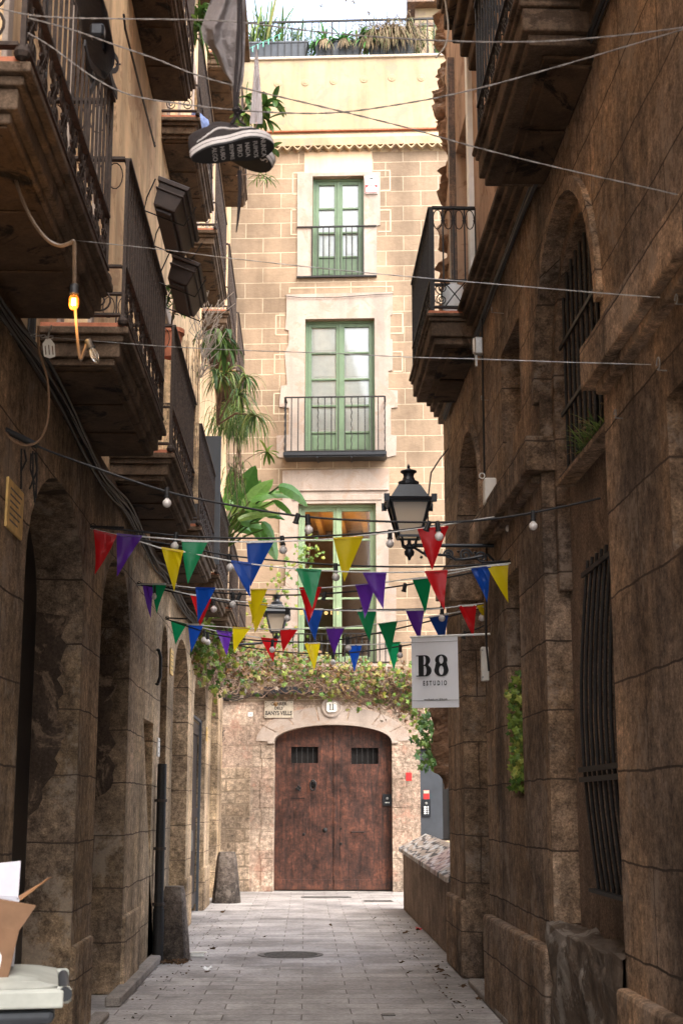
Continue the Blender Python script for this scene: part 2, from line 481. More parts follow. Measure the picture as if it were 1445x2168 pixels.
M['bright_leaf'] = leafmat('bright_leaf', [(0, (.04, .15, .03)), (1, (.12, .32, .06))], .4)
M['vine_leaf'] = leafmat('vine_leaf', [(0, (.05, .10, .02)), (.15, (.13, .17, .03)), (.32, (.30, .27, .08)), (.45, (.24, .13, .05)), (.75, (.12, .06, .03)), (1, (.26, .22, .17))], .6)
M['vine_green'] = leafmat('vine_green', [(0, (.04, .10, .015)), (.5, (.12, .20, .025)), (1, (.30, .30, .05))], .5)
M['dry_leaf'] = leafmat('dry_leaf', [(0, (.13, .09, .05)), (.6, (.27, .19, .11)), (1, (.16, .17, .07))], .8)
M['twig'] = plain('twig', (.17, .105, .07), .9, .4, 30)
M['ivy'] = leafmat('ivy_leaf', [(0, (.06, .13, .02)), (.7, (.20, .28, .04)), (1, (.45, .45, .10))], .5)
M['litter'] = leafmat('litter', [(0, (.05, .03, .018)), (.7, (.10, .055, .025)), (1, (.20, .10, .04))], .9)

FLAGC = {'red': (.62, .008, .012), 'purple': (.13, .03, .36), 'yellow': (.80, .62, .006), 'green': (.005, .26, .09), 'blue': (.006, .07, .40)}
for k, c in FLAGC.items():
    m = N('flag_' + k, .38, .5); m.col(c)
    m.bump(m.noise(m.coord(), 14, 4, .6, 1.0), .35, .012)
    tl = m.n('BsdfTranslucent'); tl.inputs[0].default_value = (*c, 1); mx = m.n('MixShader'); mx.inputs[0].default_value = .45
    m.l(m.p.outputs[0], mx.inputs[1]); m.l(tl.outputs[0], mx.inputs[2]); m.l(mx.outputs[0], m.t.nodes['Material Output'].inputs[0])
    M['flag_' + k] = m.m
# ------------------------------------------------------------ ground
def paving():
    m = N('street_paving', .75, .3)
    sep = m.n('SeparateXYZ'); m.l(m.coord(), sep.inputs[0]); c = m.n('CombineXYZ'); m.l(sep.outputs[0], c.inputs[0]); m.l(sep.outputs[1], c.inputs[1])
    br = m.n('TexBrick', offset=.37, i_Scale=1.0, i_Mortar_Size=.006, i_Mortar_Smooth=.6, i_Brick_Width=.62, i_Row_Height=.31)
    no = m.n('TexNoise', i_Scale=1.5, i_Detail=3.0); m.l(m.coord(), no.inputs['Vector'])
    va = m.n('VectorMath', operation='MULTIPLY_ADD'); m.l(no.outputs['Color'], va.inputs[0]); va.inputs[1].default_value = (.03, .03, 0); m.l(c.outputs[0], va.inputs[2])
    m.l(va.outputs[0], br.inputs['Vector'])
    br.inputs['Color1'].default_value = (.40, .37, .345, 1); br.inputs['Color2'].default_value = (.31, .285, .27, 1); br.inputs['Mortar'].default_value = (.15, .125, .105, 1)
    base = br.outputs['Color']
    big = m.noise(m.coord(), 1.1, 8, .7)
    base = m.mix(1.0, base, m.ramp(big, [(.34, .5), (.55, 1.05), (.7, 1.25)]), 'MULTIPLY')
    f = m.noise(m.coord(), 22, 7, .75)
    base = m.mix(.6, base, m.ramp(f, [(.34, .5), (.62, 1.3)]), 'MULTIPLY')
    sp = m.noise(m.coord(), 3.5, 9, .8)
    base = m.mix(m.ramp(sp, [(.60, 0), (.66, .55)]), base, (.07, .055, .045))
    m.col(base)
    m.l(m.ramp(big, [(.3, .5), (.7, .85)]), m.p.inputs['Roughness'])
    b = m.bump(m.math('SUBTRACT', 1.0, br.outputs['Fac']), .6, .012)
    m.bump(m.noise(m.coord(), 9, 8, .7), .35, .02, b)
    return m.m
M['paving'] = paving()
g = MB()
nx, ny = 30, 60
gv = []; gf = []
for j in range(ny + 1):
    for i in range(nx + 1):
        x = -40 + 80 * i / nx; y = -40 + 140 * j / ny
        gv.append((x, y, 0))
for j in range(ny):
    for i in range(nx):
        a = j * (nx + 1) + i; gf.append((a, a + 1, a + nx + 2, a + nx + 1))
g.add(gv, gf)
tag(g.build('street_paving', M['paving'], recalc=False), kind='structure')
def rock_strip(p0, p1, r, amp, n=46, m=14, seed=0, a0=0, a1=2 * math.pi, rad=None):
    """rough rubble column from p0 to p1 with fractal relief"""
    p0, p1 = Vector(p0), Vector(p1); vs = []; fs = []
    for j in range(n + 1):
        t = j / n; c = p0.lerp(p1, t); rr_ = r * (rad(t) if rad else 1)
        for i in range(m):
            a = lerp(a0, a1, i / m); d = Vector((math.cos(a), math.sin(a), 0)); q = c + d * rr_
            f = mn.fractal((q + Vector((seed, 0, 0))) * 7, .9, 2.1, 5) + .8 * abs(mn.noise((q + Vector((0, seed, 0))) * 3.2))
            vs.append(q + d * f * amp + Vector((0, 0, mn.noise(q * 9) * amp * .5)))
    fs = [(j * m + i, j * m + (i + 1) % m, (j + 1) * m + (i + 1) % m, (j + 1) * m + i) for j in range(n) for i in range(m)] + [tuple(range(m)), tuple(range(n * m, (n + 1) * m))]
    mb = MB(); mb.add(vs, fs); return mb
M['kerb'] = plaster('kerb_stone', (.27, .235, .205), .3, .0, None, bumpk=.8, scale=4, grain=.5)
kerb = MB(); kerb.box(-1.62, -1.49, 12.2, 16.0, 0, .085); kerb.box(-1.62, -1.50, 9.0, 11.6, 0, .05)
kerb.box(1.50, 1.62, 11.0, 13.6, 0, .06)
tag(kerb.build('kerb', M['kerb'], bevel=.012), kind='structure')

# ------------------------------------------------------------ left building
LB = thing('stone_building', 'long arcaded brown stone building down the left side with rows of iron balconies', 'building', (-1.6, 0, 0))
HL = 17.2
ML = lambda a, b, t: (-1.6 - t, a, b)
low_holes = [arch(8.05, 10.2, 0, 2.95, .72), arch(11.12, 13.0, 0, 2.95, .72), rect(14.25, 15.2, 0, 2.46),
             arch(15.85, 16.6, 0, 3.2, .42), arch(17.4, 19.7, 0, 2.95, .78), arch(20.65, 23.2, 0, 2.95, .78), arch(24.5, 26.5, 0, 2.95, .72),
             arch(4.2, 6.3, 0, 2.95, .72)]
def lshift(h): return [(a, max(b, .0)) for a, b in h]
# the openings reach the ground, so the outline itself dips into them
def wall_outline(y0, y1, top, holes):
    hs = sorted(holes, key=lambda h: min(p[0] for p in h)); out = [(y0, 0)]
    for h in hs: out += h
    out += [(y1, 0), (y1, top), (y0, top)]
    return out
lw = MB()
near_h = [h for h in low_holes if h[0][0] < 12]; far_h = [h for h in low_holes if h[0][0] > 13]
lw.plate(wall_outline(-2, 13.03, 4.14, near_h), [], 0, .48, ML)
lw.build('wall', M['left_stone'], LB, bevel=.015, seg=2)
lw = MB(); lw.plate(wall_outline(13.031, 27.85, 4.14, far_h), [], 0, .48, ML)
pw = lw.build('wall', M['left_stone_lit'], LB, bevel=.015, seg=2); pw['label'] = 'farther arcade wall, side light painted in as paler stone'  # far piers get the lightened stone, a painted brightness
BALY = [5.05 + 3.1 * i for i in range(8)]           # near ends of the balconies, 2.42 m long
BALY = [y for y in BALY if y < 26]
up_holes = []
STO = (4.45, 9.0, 13.3)
for z in STO:
    for y in BALY: up_holes.append(rect(y + .68, y + 1.76, z + .02, z + 2.55))
uw = MB(); uw.plate(rect(-2, 27.85, 4.141, HL), up_holes, 0, .4, ML)
uw.build('upper_wall', M['upper_left'], LB)
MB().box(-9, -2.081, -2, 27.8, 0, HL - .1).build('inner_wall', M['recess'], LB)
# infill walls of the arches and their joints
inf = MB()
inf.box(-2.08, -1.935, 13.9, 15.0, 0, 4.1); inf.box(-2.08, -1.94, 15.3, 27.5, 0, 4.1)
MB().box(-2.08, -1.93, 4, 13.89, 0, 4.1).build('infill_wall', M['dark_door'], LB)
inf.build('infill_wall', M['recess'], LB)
def doorleaf(y0, y1, z1, x, mat, name='door', planks=4):
    d = MB(); wdt = (y1 - y0) / planks
    for k in range(planks): d.box(x - .05, x - .004 * (k % 2), y0 + k * wdt + .004, y0 + (k + 1) * wdt - .004, .06, z1)
    d.box(x, x + .025, y0, y1, .12, .30); d.box(x, x + .025, y0, y1, z1 - .18, z1); d.box(x, x + .025, y0, y1, z1 * .5, z1 * .5 + .14)
    return d.build(name, mat, LB, bevel=.004)
doorleaf(14.25, 15.2, 2.44, -1.80, M['dark_door'])
dd = doorleaf(20.8, 23.1, 2.88, -1.72, M['dark_door'], planks=6)
MB().bar((-1.69, 21.95, .95), (-1.69, 21.95, 1.25), .025).build('handle', M['steel'], dd)
df = MB(); df.box(-1.70, -1.67, 20.66, 20.70, 0, 2.95); df.box(-1.70, -1.66, 23.12, 23.17, 0, 2.95); df.box(-1.70, -1.67, 20.70, 23.12, 2.92, 2.96)
df.build('door_frame', M['grey_plastic'], LB)
# rough plinth blocks under the piers
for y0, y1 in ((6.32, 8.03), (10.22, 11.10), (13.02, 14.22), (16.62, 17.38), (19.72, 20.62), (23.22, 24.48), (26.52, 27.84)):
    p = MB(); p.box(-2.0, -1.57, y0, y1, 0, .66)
    pl_ = p.build('plinth', M['left_stone'] if y0 < 13 else M['left_stone_lit'], LB, bevel=.02, seg=2)  # far plinths share the colour with light painted in
for yj, zt_ in ((10.2, 3.0), (13.0, 3.0)):
    p = MB(); o_ = [(-2.0, 1.5), (-1.93, 1.55)]
    for k in range(26): o_.append((lerp(-1.90, -1.72, min(1, k / 5)) + random.uniform(-.05, .035), 1.55 + 1.4 * k / 25 + random.uniform(-.02, .02)))
    o_ += [(-2.0, 2.98)]
    p.plate(o_, [], yj - .008, yj + .02, lambda a, b, t: (a, t, b)); p.build('sooty_render', M['sooty'], LB)
# string moulding where the balconies rest
s_ = MB(); s_.box(-1.62, -1.55, -2, 27.84, 4.1, 4.2)
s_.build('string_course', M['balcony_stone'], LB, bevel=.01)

# railing pattern in a plane: start, length direction, height
def railing_bars(mb, p0, d, L, h, band, step=.125, scroll=True, bar=.014, ovals=True):
    p0 = Vector(p0); d = Vector(d); up = Vector((0, 0, 1))
    q = p0 + d * L
    mb.bar(p0 + up * h, q + up * h, .045, .018)
    mb.bar(p0 + up * band, q + up * band, .032, .014)
    mb.bar(p0 + up * .05, q + up * .05, .04, .016)
    n = max(2, round(L / step))
    for i in range(n + 1):
        c = p0 + d * (L * i / n)
        wdt = bar * 1.5 if i in (0, n) else bar
        mb.bar(c + up * (.0 if i in (0, n) else band), c + up * (h - .009), wdt)
    st = L / n
    if ovals:
        for i in range(n):
            c = p0 + d * (st * (i + .5)) + up * (h - .105)
            mb.tube(ring(c, st * .40, .085, d, up, 12), .0042, 4, True)
    if scroll:
        m = max(1, round(L / .27)); s2 = L / m
        for i in range(m):
            c = p0 + d * (s2 * i)
            hh = (band - .07)
            zc = .06 + hh
            r = min(hh * .25, s2 * .24)
            mb.tube(spiral(c + d * (s2 * .27) + up * (.06 + hh * .72), r, r * .15, -math.pi / 2, 1.6, d, up, 20), .0062, 5)
            mb.tube(spiral(c + d * (s2 * .27) + up * (.06 + hh * .26), r, r * .15, math.pi / 2, -1.6, d, up, 20), .0062, 5)
            mb.tube(spiral(c + d * (s2 * .75) + up * (.06 + hh * .72), r, r * .15, -math.pi / 2, -1.6, d, up, 20), .0062, 5)
            mb.tube(spiral(c + d * (s2 * .75) + up * (.06 + hh * .26), r, r * .15, math.pi / 2, 1.6, d, up, 20), .0062, 5)
            mb.tube([c + up * .06, c + d * s2 * .5 + up * (.06 + hh * .5), c + d * s2 + up * (.06 + hh)], .006, 4)
            mb.tube([c + up * (.06 + hh), c + d * s2 * .5 + up * (.064 + hh * .5), c + d * s2 + up * .06], .006, 4)

# prototype balcony at the origin: wall face x=0, y 0..2.42, top z=0
PROJ = .53; BL = 2.42
def slab(proj, length, parent, sgn=1, world=False):
    a = MB()
    for z0, z1, ins in ((-.075, -.03, .0), (-.115, -.0755, .03), (-.205, -.1155, .055), (-.25, -.2055, .085)):
        a.box(-.1 * sgn, (proj - ins) * sgn, ins, length - ins, z0, z1)
    return a
P_ = thing('proto', '', '')
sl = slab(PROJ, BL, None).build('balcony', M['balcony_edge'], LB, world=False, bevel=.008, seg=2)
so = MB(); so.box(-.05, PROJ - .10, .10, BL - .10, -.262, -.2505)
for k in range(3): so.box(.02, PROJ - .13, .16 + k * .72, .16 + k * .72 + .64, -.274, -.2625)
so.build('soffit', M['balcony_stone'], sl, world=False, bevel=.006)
tl_ = MB()
for k in range(8): tl_.box(-.05, PROJ - .025, .02 + k * .2975, .31 + k * .2975, -.0295, 0)
tl_.build('floor_tiles', M['terracotta'], sl, world=False, bevel=.004)
rb = MB()
railing_bars(rb, (PROJ - .04, .03, 0), (0, 1, 0), BL - .06, 1.06, .36)
e_ = MB()
for yy in (.03, BL - .03):
    for mb in (rb,):
        up = Vector((0, 0, 1)); dx = Vector((1, 0, 0)); p0 = Vector((0, yy, 0)); Lx = PROJ - .055
        mb.bar(p0 + up * 1.06, p0 + dx * Lx + up * 1.06, .045, .018)
        mb.bar(p0 + up * .36, p0 + dx * Lx + up * .36, .032, .014)
        mb.bar(p0 + up * .05, p0 + dx * Lx + up * .05, .04, .016)
        for k in range(1, 4): mb.bar(p0 + dx * (Lx * k / 4) + up * .36, p0 + dx * (Lx * k / 4) + up * 1.05, .012)
        for k in range(4): mb.tube(ring(p0 + dx * (Lx * (k + .5) / 4) + up * .95, .046, .085, dx, up, 14), .004, 4, True)
        for k in (0, 1):
            c = p0 + dx * (Lx * (.27 + .46 * k))
            sgn = 1 if k else -1
            mb.tube(spiral(c + up * .275, .075, .012, -math.pi / 2, sgn * 1.75, dx, up, 26), .0065, 5)
            mb.tube(spiral(c + up * .135, .075, .012, math.pi / 2, -sgn * 1.75, dx, up, 26), .0065, 5)
rb.lathe([(.001, -.032), (.026, -.02), (.033, 0), (.026, .02), (.001, .032)], (PROJ - .035, .0, .0), 10)
rail = rb.build('railing', M['rust_iron'], sl, world=False)
first = True
for zi, z in enumerate(STO):
    for i, y in enumerate(BALY):
        if zi == 1 and i < 2: continue
        if zi == 2 and i < 3: continue
        o = sl if first else cp(sl, LB)
        first = False
        o.location = (0, y, z)
        if zi: o.scale = (.80, 1, 1)
bpy.data.objects.remove(P_)
# French windows behind the balconies
def left_window(y, z):
    f = MB(); x = -1.82
    y0, y1 = y + .70, y + 1.74; z0, z1 = z + .03, z + 2.53
    f.box(x, x + .05, y0, y0 + .07, z0, z1); f.box(x, x + .05, y1 - .07, y1, z0, z1); f.box(x, x + .05, y0, y1, z1 - .08, z1 + .02)
    f.box(x, x + .05, (y0 + y1) / 2 - .045, (y0 + y1) / 2 + .045, z0, z1); f.box(x, x + .05, y0, y1, z0, z0 + .5)
    for k in (1, 2): f.box(x + .005, x + .045, y0, y1, z0 + .5 + k * .63, z0 + .54 + k * .63)
    o = f.build('window', M['white_paint'], LB, bevel=.005)
    MB().box(x - .02, x + .02, y0 + .05, y1 - .05, z0 + .45, z1 - .05).build('pane', M['curtain'], o)
    return o
for zi, z in enumerate(STO):
    for i, y in enumerate(BALY): left_window(y, z)
# stone jamb strips standing proud beside each French window
for zi, z in enumerate(STO):
    for y in BALY:
        jb = MB()
        for a, b in ((.55, .67), (1.77, 1.89)): jb.box(-1.62, -1.572, y + a, y + b, z + .02, z + 2.56)
        jb.box(-1.62, -1.572, y + .55, y + 1.89, z + 2.561, z + 2.72)
        jb.build('window_surround', M['surround'], LB, bevel=.006)
rf = MB(); rf.box(-9, -1.25, -2, 27.9, HL, HL + .14); rf.box(-9, -1.4, -2, 27.9, HL - .12, HL - .001)
rf.build('roof_edge', M['balcony_edge'], LB)

# ------------------------------------------------------------ right building (local: x into the building, y along the street)
RB = thing('stone_building', 'tall brown ashlar building down the right side with arched recess and barred windows', 'building', (1.66, 0, 0), R(.44))
def toR(p):
    p = Vector(p) - RB.location; a = -R(.44)
    return Vector((p.x * math.cos(a) - p.y * math.sin(a), p.x * math.sin(a) + p.y * math.cos(a), p.z))
MR = lambda a, b, t: (t, a, b)
rw = MB()
rout = wall_outline(-2, 15.5, 5.86, [arch(7.38, 9.35, .0, 4.30, 1.02, 18), arch(12.4, 14.08, 0, 4.2, .92, 18)])
rw.plate(rout, [rect(10.42, 11.08, 1.66, 3.36), rect(10.12, 11.05, 4.42, 5.2), rect(5.0, 6.12, 2.7, 3.4)], 0, .35, MR)
rw.build('wall', M['right_stone'], RB, world=False, bevel=.02, seg=2)
# infill of the arched recess with two barred openings
fi = MB(); fi.plate(rect(7.2, 9.5, 0, 5.5), [rect(7.50, 8.60, 1.12, 3.05), arch(7.60, 9.10, 3.70, 4.52, .62, 14)], .17, .33, MR)
fi.build('infill_wall', M['stucco'], RB, world=False)
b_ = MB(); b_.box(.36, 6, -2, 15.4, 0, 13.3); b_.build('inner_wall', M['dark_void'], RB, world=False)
nb = MB(); nb.box(.22, .345, 10.3, 11.3, 1.6, 5.3); nb.box(.12, .345, 4.9, 6.2, 2.6, 3.5); nb.build('infill_wall', M['recess'], RB, world=False)
nb = MB(); nb.box(.24, .345, 12.3, 14.2, 2.6, 5.3)
nb.build('infill_wall', M['stucco'], RB, world=False)
MB().box(.26, .34, 12.45, 14.0, .05, 2.58).build('door', M['dark_door'], RB, world=False)
# bars
for (y0, y1, z0, z1, belly) in ((7.52, 8.58, 1.12, 3.05, 1), (7.62, 9.08, 3.72, 5.08, 0)):
    gr = MB(); n = 8 if belly else 10
    for k in range(n):
        y = y0 + (y1 - y0) * (k + .5) / n
        pts = []
        for j in range(9):
            t = j / 8; pts.append((.12 - (.07 * math.sin(math.pi * t) if belly else 0), y, lerp(z0 - .02, z1 + .02, t)))
        gr.tube(pts, .011, 6)
    for t in ((.33, .36, .97) if belly else (.32, .66)):
        xx = .12 - (.07 * math.sin(math.pi * t) if belly else 0)
        gr.bar((xx - .012, y0 - .03, lerp(z0, z1, t)), (xx - .012, y1 + .03, lerp(z0, z1, t)), .014, .03)
    gr.bar((.10, y0 - .03, z0), (.10, y1 + .03, z0), .05, .02)
    gr.build('window_grille', M['iron'], RB, world=False, smooth=True)
# sills
si = MB(); si.box(.05, .165, 7.62, 9.1, 3.66, 3.695); si.build('window_sill', M['right_stone'], RB, world=False, bevel=.006)
# archivolt mouldings
def archivolt(y0, y1, zs, rise, wd, proj, name='arch_moulding'):
    c = (y0 + y1) / 2; h = (y1 - y0) / 2; n = 20; a = MB()
    outer = [(c + (h + wd) * math.cos(math.pi * (1 - i / n)), zs + (rise + wd) * math.sin(math.pi * (1 - i / n))) for i in range(n + 1)]
    inner = [(c + h * math.cos(math.pi * (1 - i / n)), zs + rise * math.sin(math.pi * (1 - i / n))) for i in range(n + 1)]
    a.plate(outer + inner[::-1], [], -proj, .05, MR)
    return a.build(name, M['right_stone'], RB, world=False, bevel=.012, seg=2)
archivolt(7.38, 9.35, 4.31, 1.02, .085, .035)
archivolt(12.4, 14.08, 4.2, .92, .08, .03)
# inner splay ring of the recess
ia = MB(); c_, h_ = 8.365, .985
n = 20
o1 = [(c_ + (h_ - .002) * math.cos(math.pi * (1 - i / n)), 4.30 + (1.018) * math.sin(math.pi * (1 - i / n))) for i in range(n + 1)]
i1 = [(c_ + (h_ - .10) * math.cos(math.pi * (1 - i / n)), 4.30 + (.92) * math.sin(math.pi * (1 - i / n))) for i in range(n + 1)]
ia.plate([(c_ - h_ + .002, 3.0)] + o1 + [(c_ + h_ - .002, 3.0), (c_ + h_ - .1, 3.0)] + i1[::-1] + [(c_ - h_ + .1, 3.0)], [], .085, .168, MR)
ia.build('arch_moulding', M['right_stone'], RB, world=False, bevel=.012, seg=2)
# string course, wrapping the piers
for y0, y1 in ((-2, 7.30), (9.42, 12.34), (14.14, 15.56)):
    st = MB(); st.box(-.11, .02, y0, y1, 3.82, 4.06); st.box(-.06, .02, y0, y1, 3.76, 3.819)
    st.build('string_course', M['right_stone'], RB, world=False, bevel=.012, seg=2)
for y0, y1, x1_, z0_ in ((7.28, 7.44, .169, 3.81), (9.29, 9.44, .169, 3.81), (14.02, 14.16, .23, 3.6), (12.33, 12.46, .22, 3.81)):
    st = MB(); st.box(-.112, x1_, y0, y1, z0_ + .012, 4.063); st.build('impost', M['right_stone'], RB, world=False, bevel=.012, seg=2)
# plinths
for y0, y1, x in ((3.0, 7.36, -.06), (9.37, 12.35, -.07), (14.10, 15.52, -.05)):
    MB().box(x, .2, y0, y1, 0, .72).build('plinth', M['right_stone'], RB, world=False, bevel=.025, seg=2)
rr = MB(); vs = []; fs = []; ny_, nz_ = 60, 30
for j in range(nz_ + 1):
    for i in range(ny_ + 1):
        y = lerp(7.33, 9.38, i / ny_); t_ = j / nz_; z = min(.86, t_ * 1.12); x = -.03 if t_ < .78 else lerp(-.03, .18, (t_ - .78) / .22)
        nz = mn.fractal(Vector((y * 4, z * 4, x * 4)), 1.0, 2.0, 5); vs.append((x - .035 * nz, y, max(0, z + .05 * nz * (1 if j else 0))))
fs = [(j * (ny_ + 1) + i, j * (ny_ + 1) + i + 1, (j + 1) * (ny_ + 1) + i + 1, (j + 1) * (ny_ + 1) + i) for j in range(nz_) for i in range(ny_)]
rr.add(vs, fs)
o = rr.build('rubble_base', M['rough_base'], RB, world=False)
# main cornice
for i_, (z0, z1, x) in enumerate(((5.86, 5.94, -.05), (5.941, 6.0, -.10), (6.001, 6.07, -.14), (6.071, 6.12, -.18))):
    MB().box(x, .3, -2, 15.62, z0, z1).build('cornice', M['balcony_edge'], RB, world=False, bevel=.012, seg=2)
# upper wall with a torn far edge
random.seed(11)
edge = []
z = 6.121
while z < 13.2:
    edge.append((15.30 + random.uniform(-.30, .12) * (1 if random.random() < .7 else .4), z)); z += random.uniform(.06, .2)
edge.append((15.4, 13.3))
ru = MB(); ru.plate([(-2, 6.121)] + [(15.4, 6.121)] + edge[1:] + [(-2, 13.3)], [rect(13.1, 14.3, 6.2, 8.55), rect(7.6, 8.7, 6.2, 8.55), rect(10.6, 11.7, 9.5, 11.8), rect(3.5, 4.6, 6.2, 8.55)], .05, .34, MR)
ru.build('upper_wall', M['upper_right'], RB, world=False)
rock_strip((.16, 15.34, 6.0), (.16, 15.36, 13.2), .12, .15, 190, 18, 3).build('torn_brickwork', M['rubble'], RB, world=False)
for (y0, z0) in ((13.1, 6.2), (7.6, 6.2), (10.6, 9.5), (3.5, 6.2)):
    f = MB(); y1 = y0 + (1.2 if y0 == 13.1 else 1.1); z1 = z0 + 2.3
    for a, b in ((y0, y0 + .09), (y1 - .09, y1), ((y0 + y1) / 2 - .05, (y0 + y1) / 2 + .05)): f.box(.2, .26, a, b, z0, z1)
    for q in (0, .6, 1.2, 2.2): f.box(.2, .255, y0, y1, z0 + q, z0 + q + .08)
    o = f.build('window', M['old_wood'], RB, world=False, bevel=.004)
    MB().box(.27, .3, y0, y1, z0, z1).build('pane', M['curtain'], o, world=False)
# white and brown jamb strips of the torn end
js = MB(); js.box(.0, .2, 12.86, 13.02, 6.13, 11.2); js.build('jamb', M['white_paint'], RB, world=False)
js = MB(); js.box(-.02, .2, 14.32, 14.44, 6.13, 9.7); js.build('jamb', M['old_wood'], RB, world=False)
# scroll bracket above the cornice
cb = MB(); cb.plate([(0, 0), (.10, .12), (.14, .3), (.16, .62), (.0, .66)], [], -.06, .06, lambda a, b, t: (.05 - a * 1.3, 11.2 + t, 6.95 + b)); cb.build('bracket', M['upper_right'], RB, world=False, bevel=.02, seg=2)

# right balconies
def right_balcony(y0, y1, z, proj, sheet, rail_top=1.06):
    a = MB(); Ln = y1 - y0
    for z0, z1, ins in ((-.06, -.025, .0), (-.10, -.0605, .02), (-.24, -.1005, .04), (-.31, -.2405, .075)):
        a.box(.1, -(proj - ins), y0 + ins, y1 - ins, z + z0, z + z1)
    s1 = a.build('balcony', M['balcony_edge'], RB, world=False, bevel=.012, seg=2)
    b = MB(); b.box(.05, -(proj - .17), y0 + .17, y1 - .17, z - .335, z - .3105)
    nn = 2
    for k in range(nn): b.box(0, -(proj - .22), y0 + .22 + k * (Ln - .4) / nn, y0 + .14 + (k + 1) * (Ln - .4) / nn, z - .36, z - .3355)
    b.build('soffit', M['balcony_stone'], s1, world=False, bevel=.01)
    MB().box(.05, -(proj - .02), y0 + .02, y1 - .02, z - .0245, z).build('floor_tiles', M['terracotta'], s1, world=False)
    r = MB(); railing_bars(r, (-proj + .05, y0 + .04, z), (0, 1, 0), Ln - .08, rail_top, .30)
    up = Vector((0, 0, 1)); dx = Vector((-1, 0, 0)); Lx = proj - .065
    for yy in (y0 + .04, y1 - .04):
        p0 = Vector((0, yy, z))
        for hh, ww in ((rail_top, .022), (.30, .016), (.04, .018)): r.bar(p0 + up * hh, p0 + dx * Lx + up * hh, .04, ww)
        for k in range(5): r.bar(p0 + dx * (Lx * k / 4) + up * .3, p0 + dx * (Lx * k / 4) + up * rail_top, .013)
        r.bar(p0 + dx * Lx, p0 + dx * Lx + up * rail_top, .024)
        for k in range(4):
            r.tube(ring(p0 + dx * (Lx * (k + .5) / 4) + up * (rail_top - .115), Lx * .10, .095, dx, up, 16), .005, 4, True)
            for sg in (-1, 1): r.lathe([(.001, -.012), (.012, 0), (.001, .012)], p0 + dx * (Lx * (k + .5) / 4 + sg * Lx * .1) + up * (rail_top - .125), 6)
        for k in (0, 1):
            sg = 1 if k else -1; c = p0 + dx * (Lx * (.2 + .6 * k))
            r.tube(spiral(c + up * .225, .062, .01, -math.pi / 2, sg * 1.75, dx, up, 24), .0055, 5)
            r.tube(spiral(c + up * .115, .055, .01, math.pi / 2, -sg * 1.75, dx, up, 24), .0055, 5)
        r.tube([p0 + dx * Lx * .28 + up * .05, p0 + dx * Lx * .5 + up * .17, p0 + dx * Lx * .75 + up * .29], .0055, 4)
        r.tube([p0 + dx * Lx * .72 + up * .05, p0 + dx * Lx * .5 + up * .174, p0 + dx * Lx * .25 + up * .29], .0055, 4)
    r.build('railing', M['iron'], s1, world=False)
    if sheet: MB().box(-proj + .075, -proj + .085, y0 + .06, y1 - .06, z + .08, z + rail_top - .03).build('privacy_sheet', M['slate_door'], s1, world=False)
    return s1
right_balcony(12.42, 14.5, 6.08, .47, True, 1.02)
right_balcony(7.12, 9.12, 6.06, .46, False)
hb = right_balcony(9.6, 12.6, 9.45, .36, False)
for k_ in range(4): MB().box(.1, -(.26 - .07 * k_), 9.7, 12.52 - .05 * k_, 9.13 - .17 * (k_ + 1), 9.129 - .17 * k_).build('corbel', M['balcony_stone'], hb, world=False, bevel=.02, seg=2)
right_balcony(2.6, 4.9, 6.19, .62, False)
rt = MB(); rt.box(-.35, 6.2, -2, 15.3, 13.3, 13.45); rt.build('roof_edge', M['balcony_edge'], RB, world=False)

# torn capital and stub at the far corner of the right building
rock_strip((-.02, 15.62, 1.80), (-.02, 15.62, 3.0), .10, .05, 60, 22, 8, rad=lambda t: (.35 + 3.2 * t if t < .12 else (1.25 if t < .2 else (.85 if t < .28 else .9 + .5 * t)))).build('broken_capital', M['rubble'], RB, world=False)
# far low wall with sloping coping
LW = thing('low_wall', 'waist-high rendered wall with scribbled sloping stone coping, right of the street', 'wall', (1.62, 15.6, 0))
a = MB(); a.add([(1.58, 15.62, 0), (1.90, 15.62, 0), (1.90, 23.4, 0), (1.575, 23.4, 0), (1.58, 15.62, .80), (1.90, 15.62, .80), (1.90, 23.4, .90), (1.575, 23.4, .90)],
                [(3, 2, 1, 0), (4, 5, 6, 7), (0, 1, 5, 4), (1, 2, 6, 5), (2, 3, 7, 6), (3, 0, 4, 7)])
a.build('wall', M['stucco'], LW, bevel=.01)
def scribble():
    m = N('scribbled_coping', .7, .3)
    n1 = m.noise(m.coord(), 1.2, 6, .6); base = m.ramp(n1, [(.3, (.27, .215, .17)), (.7, (.42, .35, .29))])
    v = m.n('TexWave', i_Scale=2.2, i_Distortion=9.0, i_Detail=4.0); m.l(m.coord(), v.inputs['Vector'])
    base = m.mix(m.ramp(v.outputs['Fac'], [(.68, 0), (.76, .9)]), base, (.03, .03, .035))
    v2 = m.n('TexWave', i_Scale=1.5, i_Distortion=14.0, i_Detail=3.0); m.l(m.coord(), v2.inputs['Vector'])
    base = m.mix(m.ramp(v2.outputs['Fac'], [(.86, 0), (.9, .8)]), base, (.5, .5, .49))
    m.col(m.mix(m.ramp(m.noise(m.coord(), .5, 3), [(.54, 0), (.64, .3)]), base, (.50, .28, .28))); m.bump(n1, .4, .03); return m.m
a = MB(); a.add([(1.51, 15.64, .80), (1.95, 15.64, .90), (1.95, 23.46, 1.10), (1.505, 23.46, .90), (1.51, 15.64, .86), (1.95, 15.64, 1.08), (1.95, 23.46, 1.18), (1.505, 23.46, .96)],
                [(3, 2, 1, 0), (4, 5, 6, 7), (0, 1, 5, 4), (1, 2, 6, 5), (2, 3, 7, 6), (3, 0, 4, 7)])
a.build('coping', scribble(), LW, bevel=.012, seg=2)
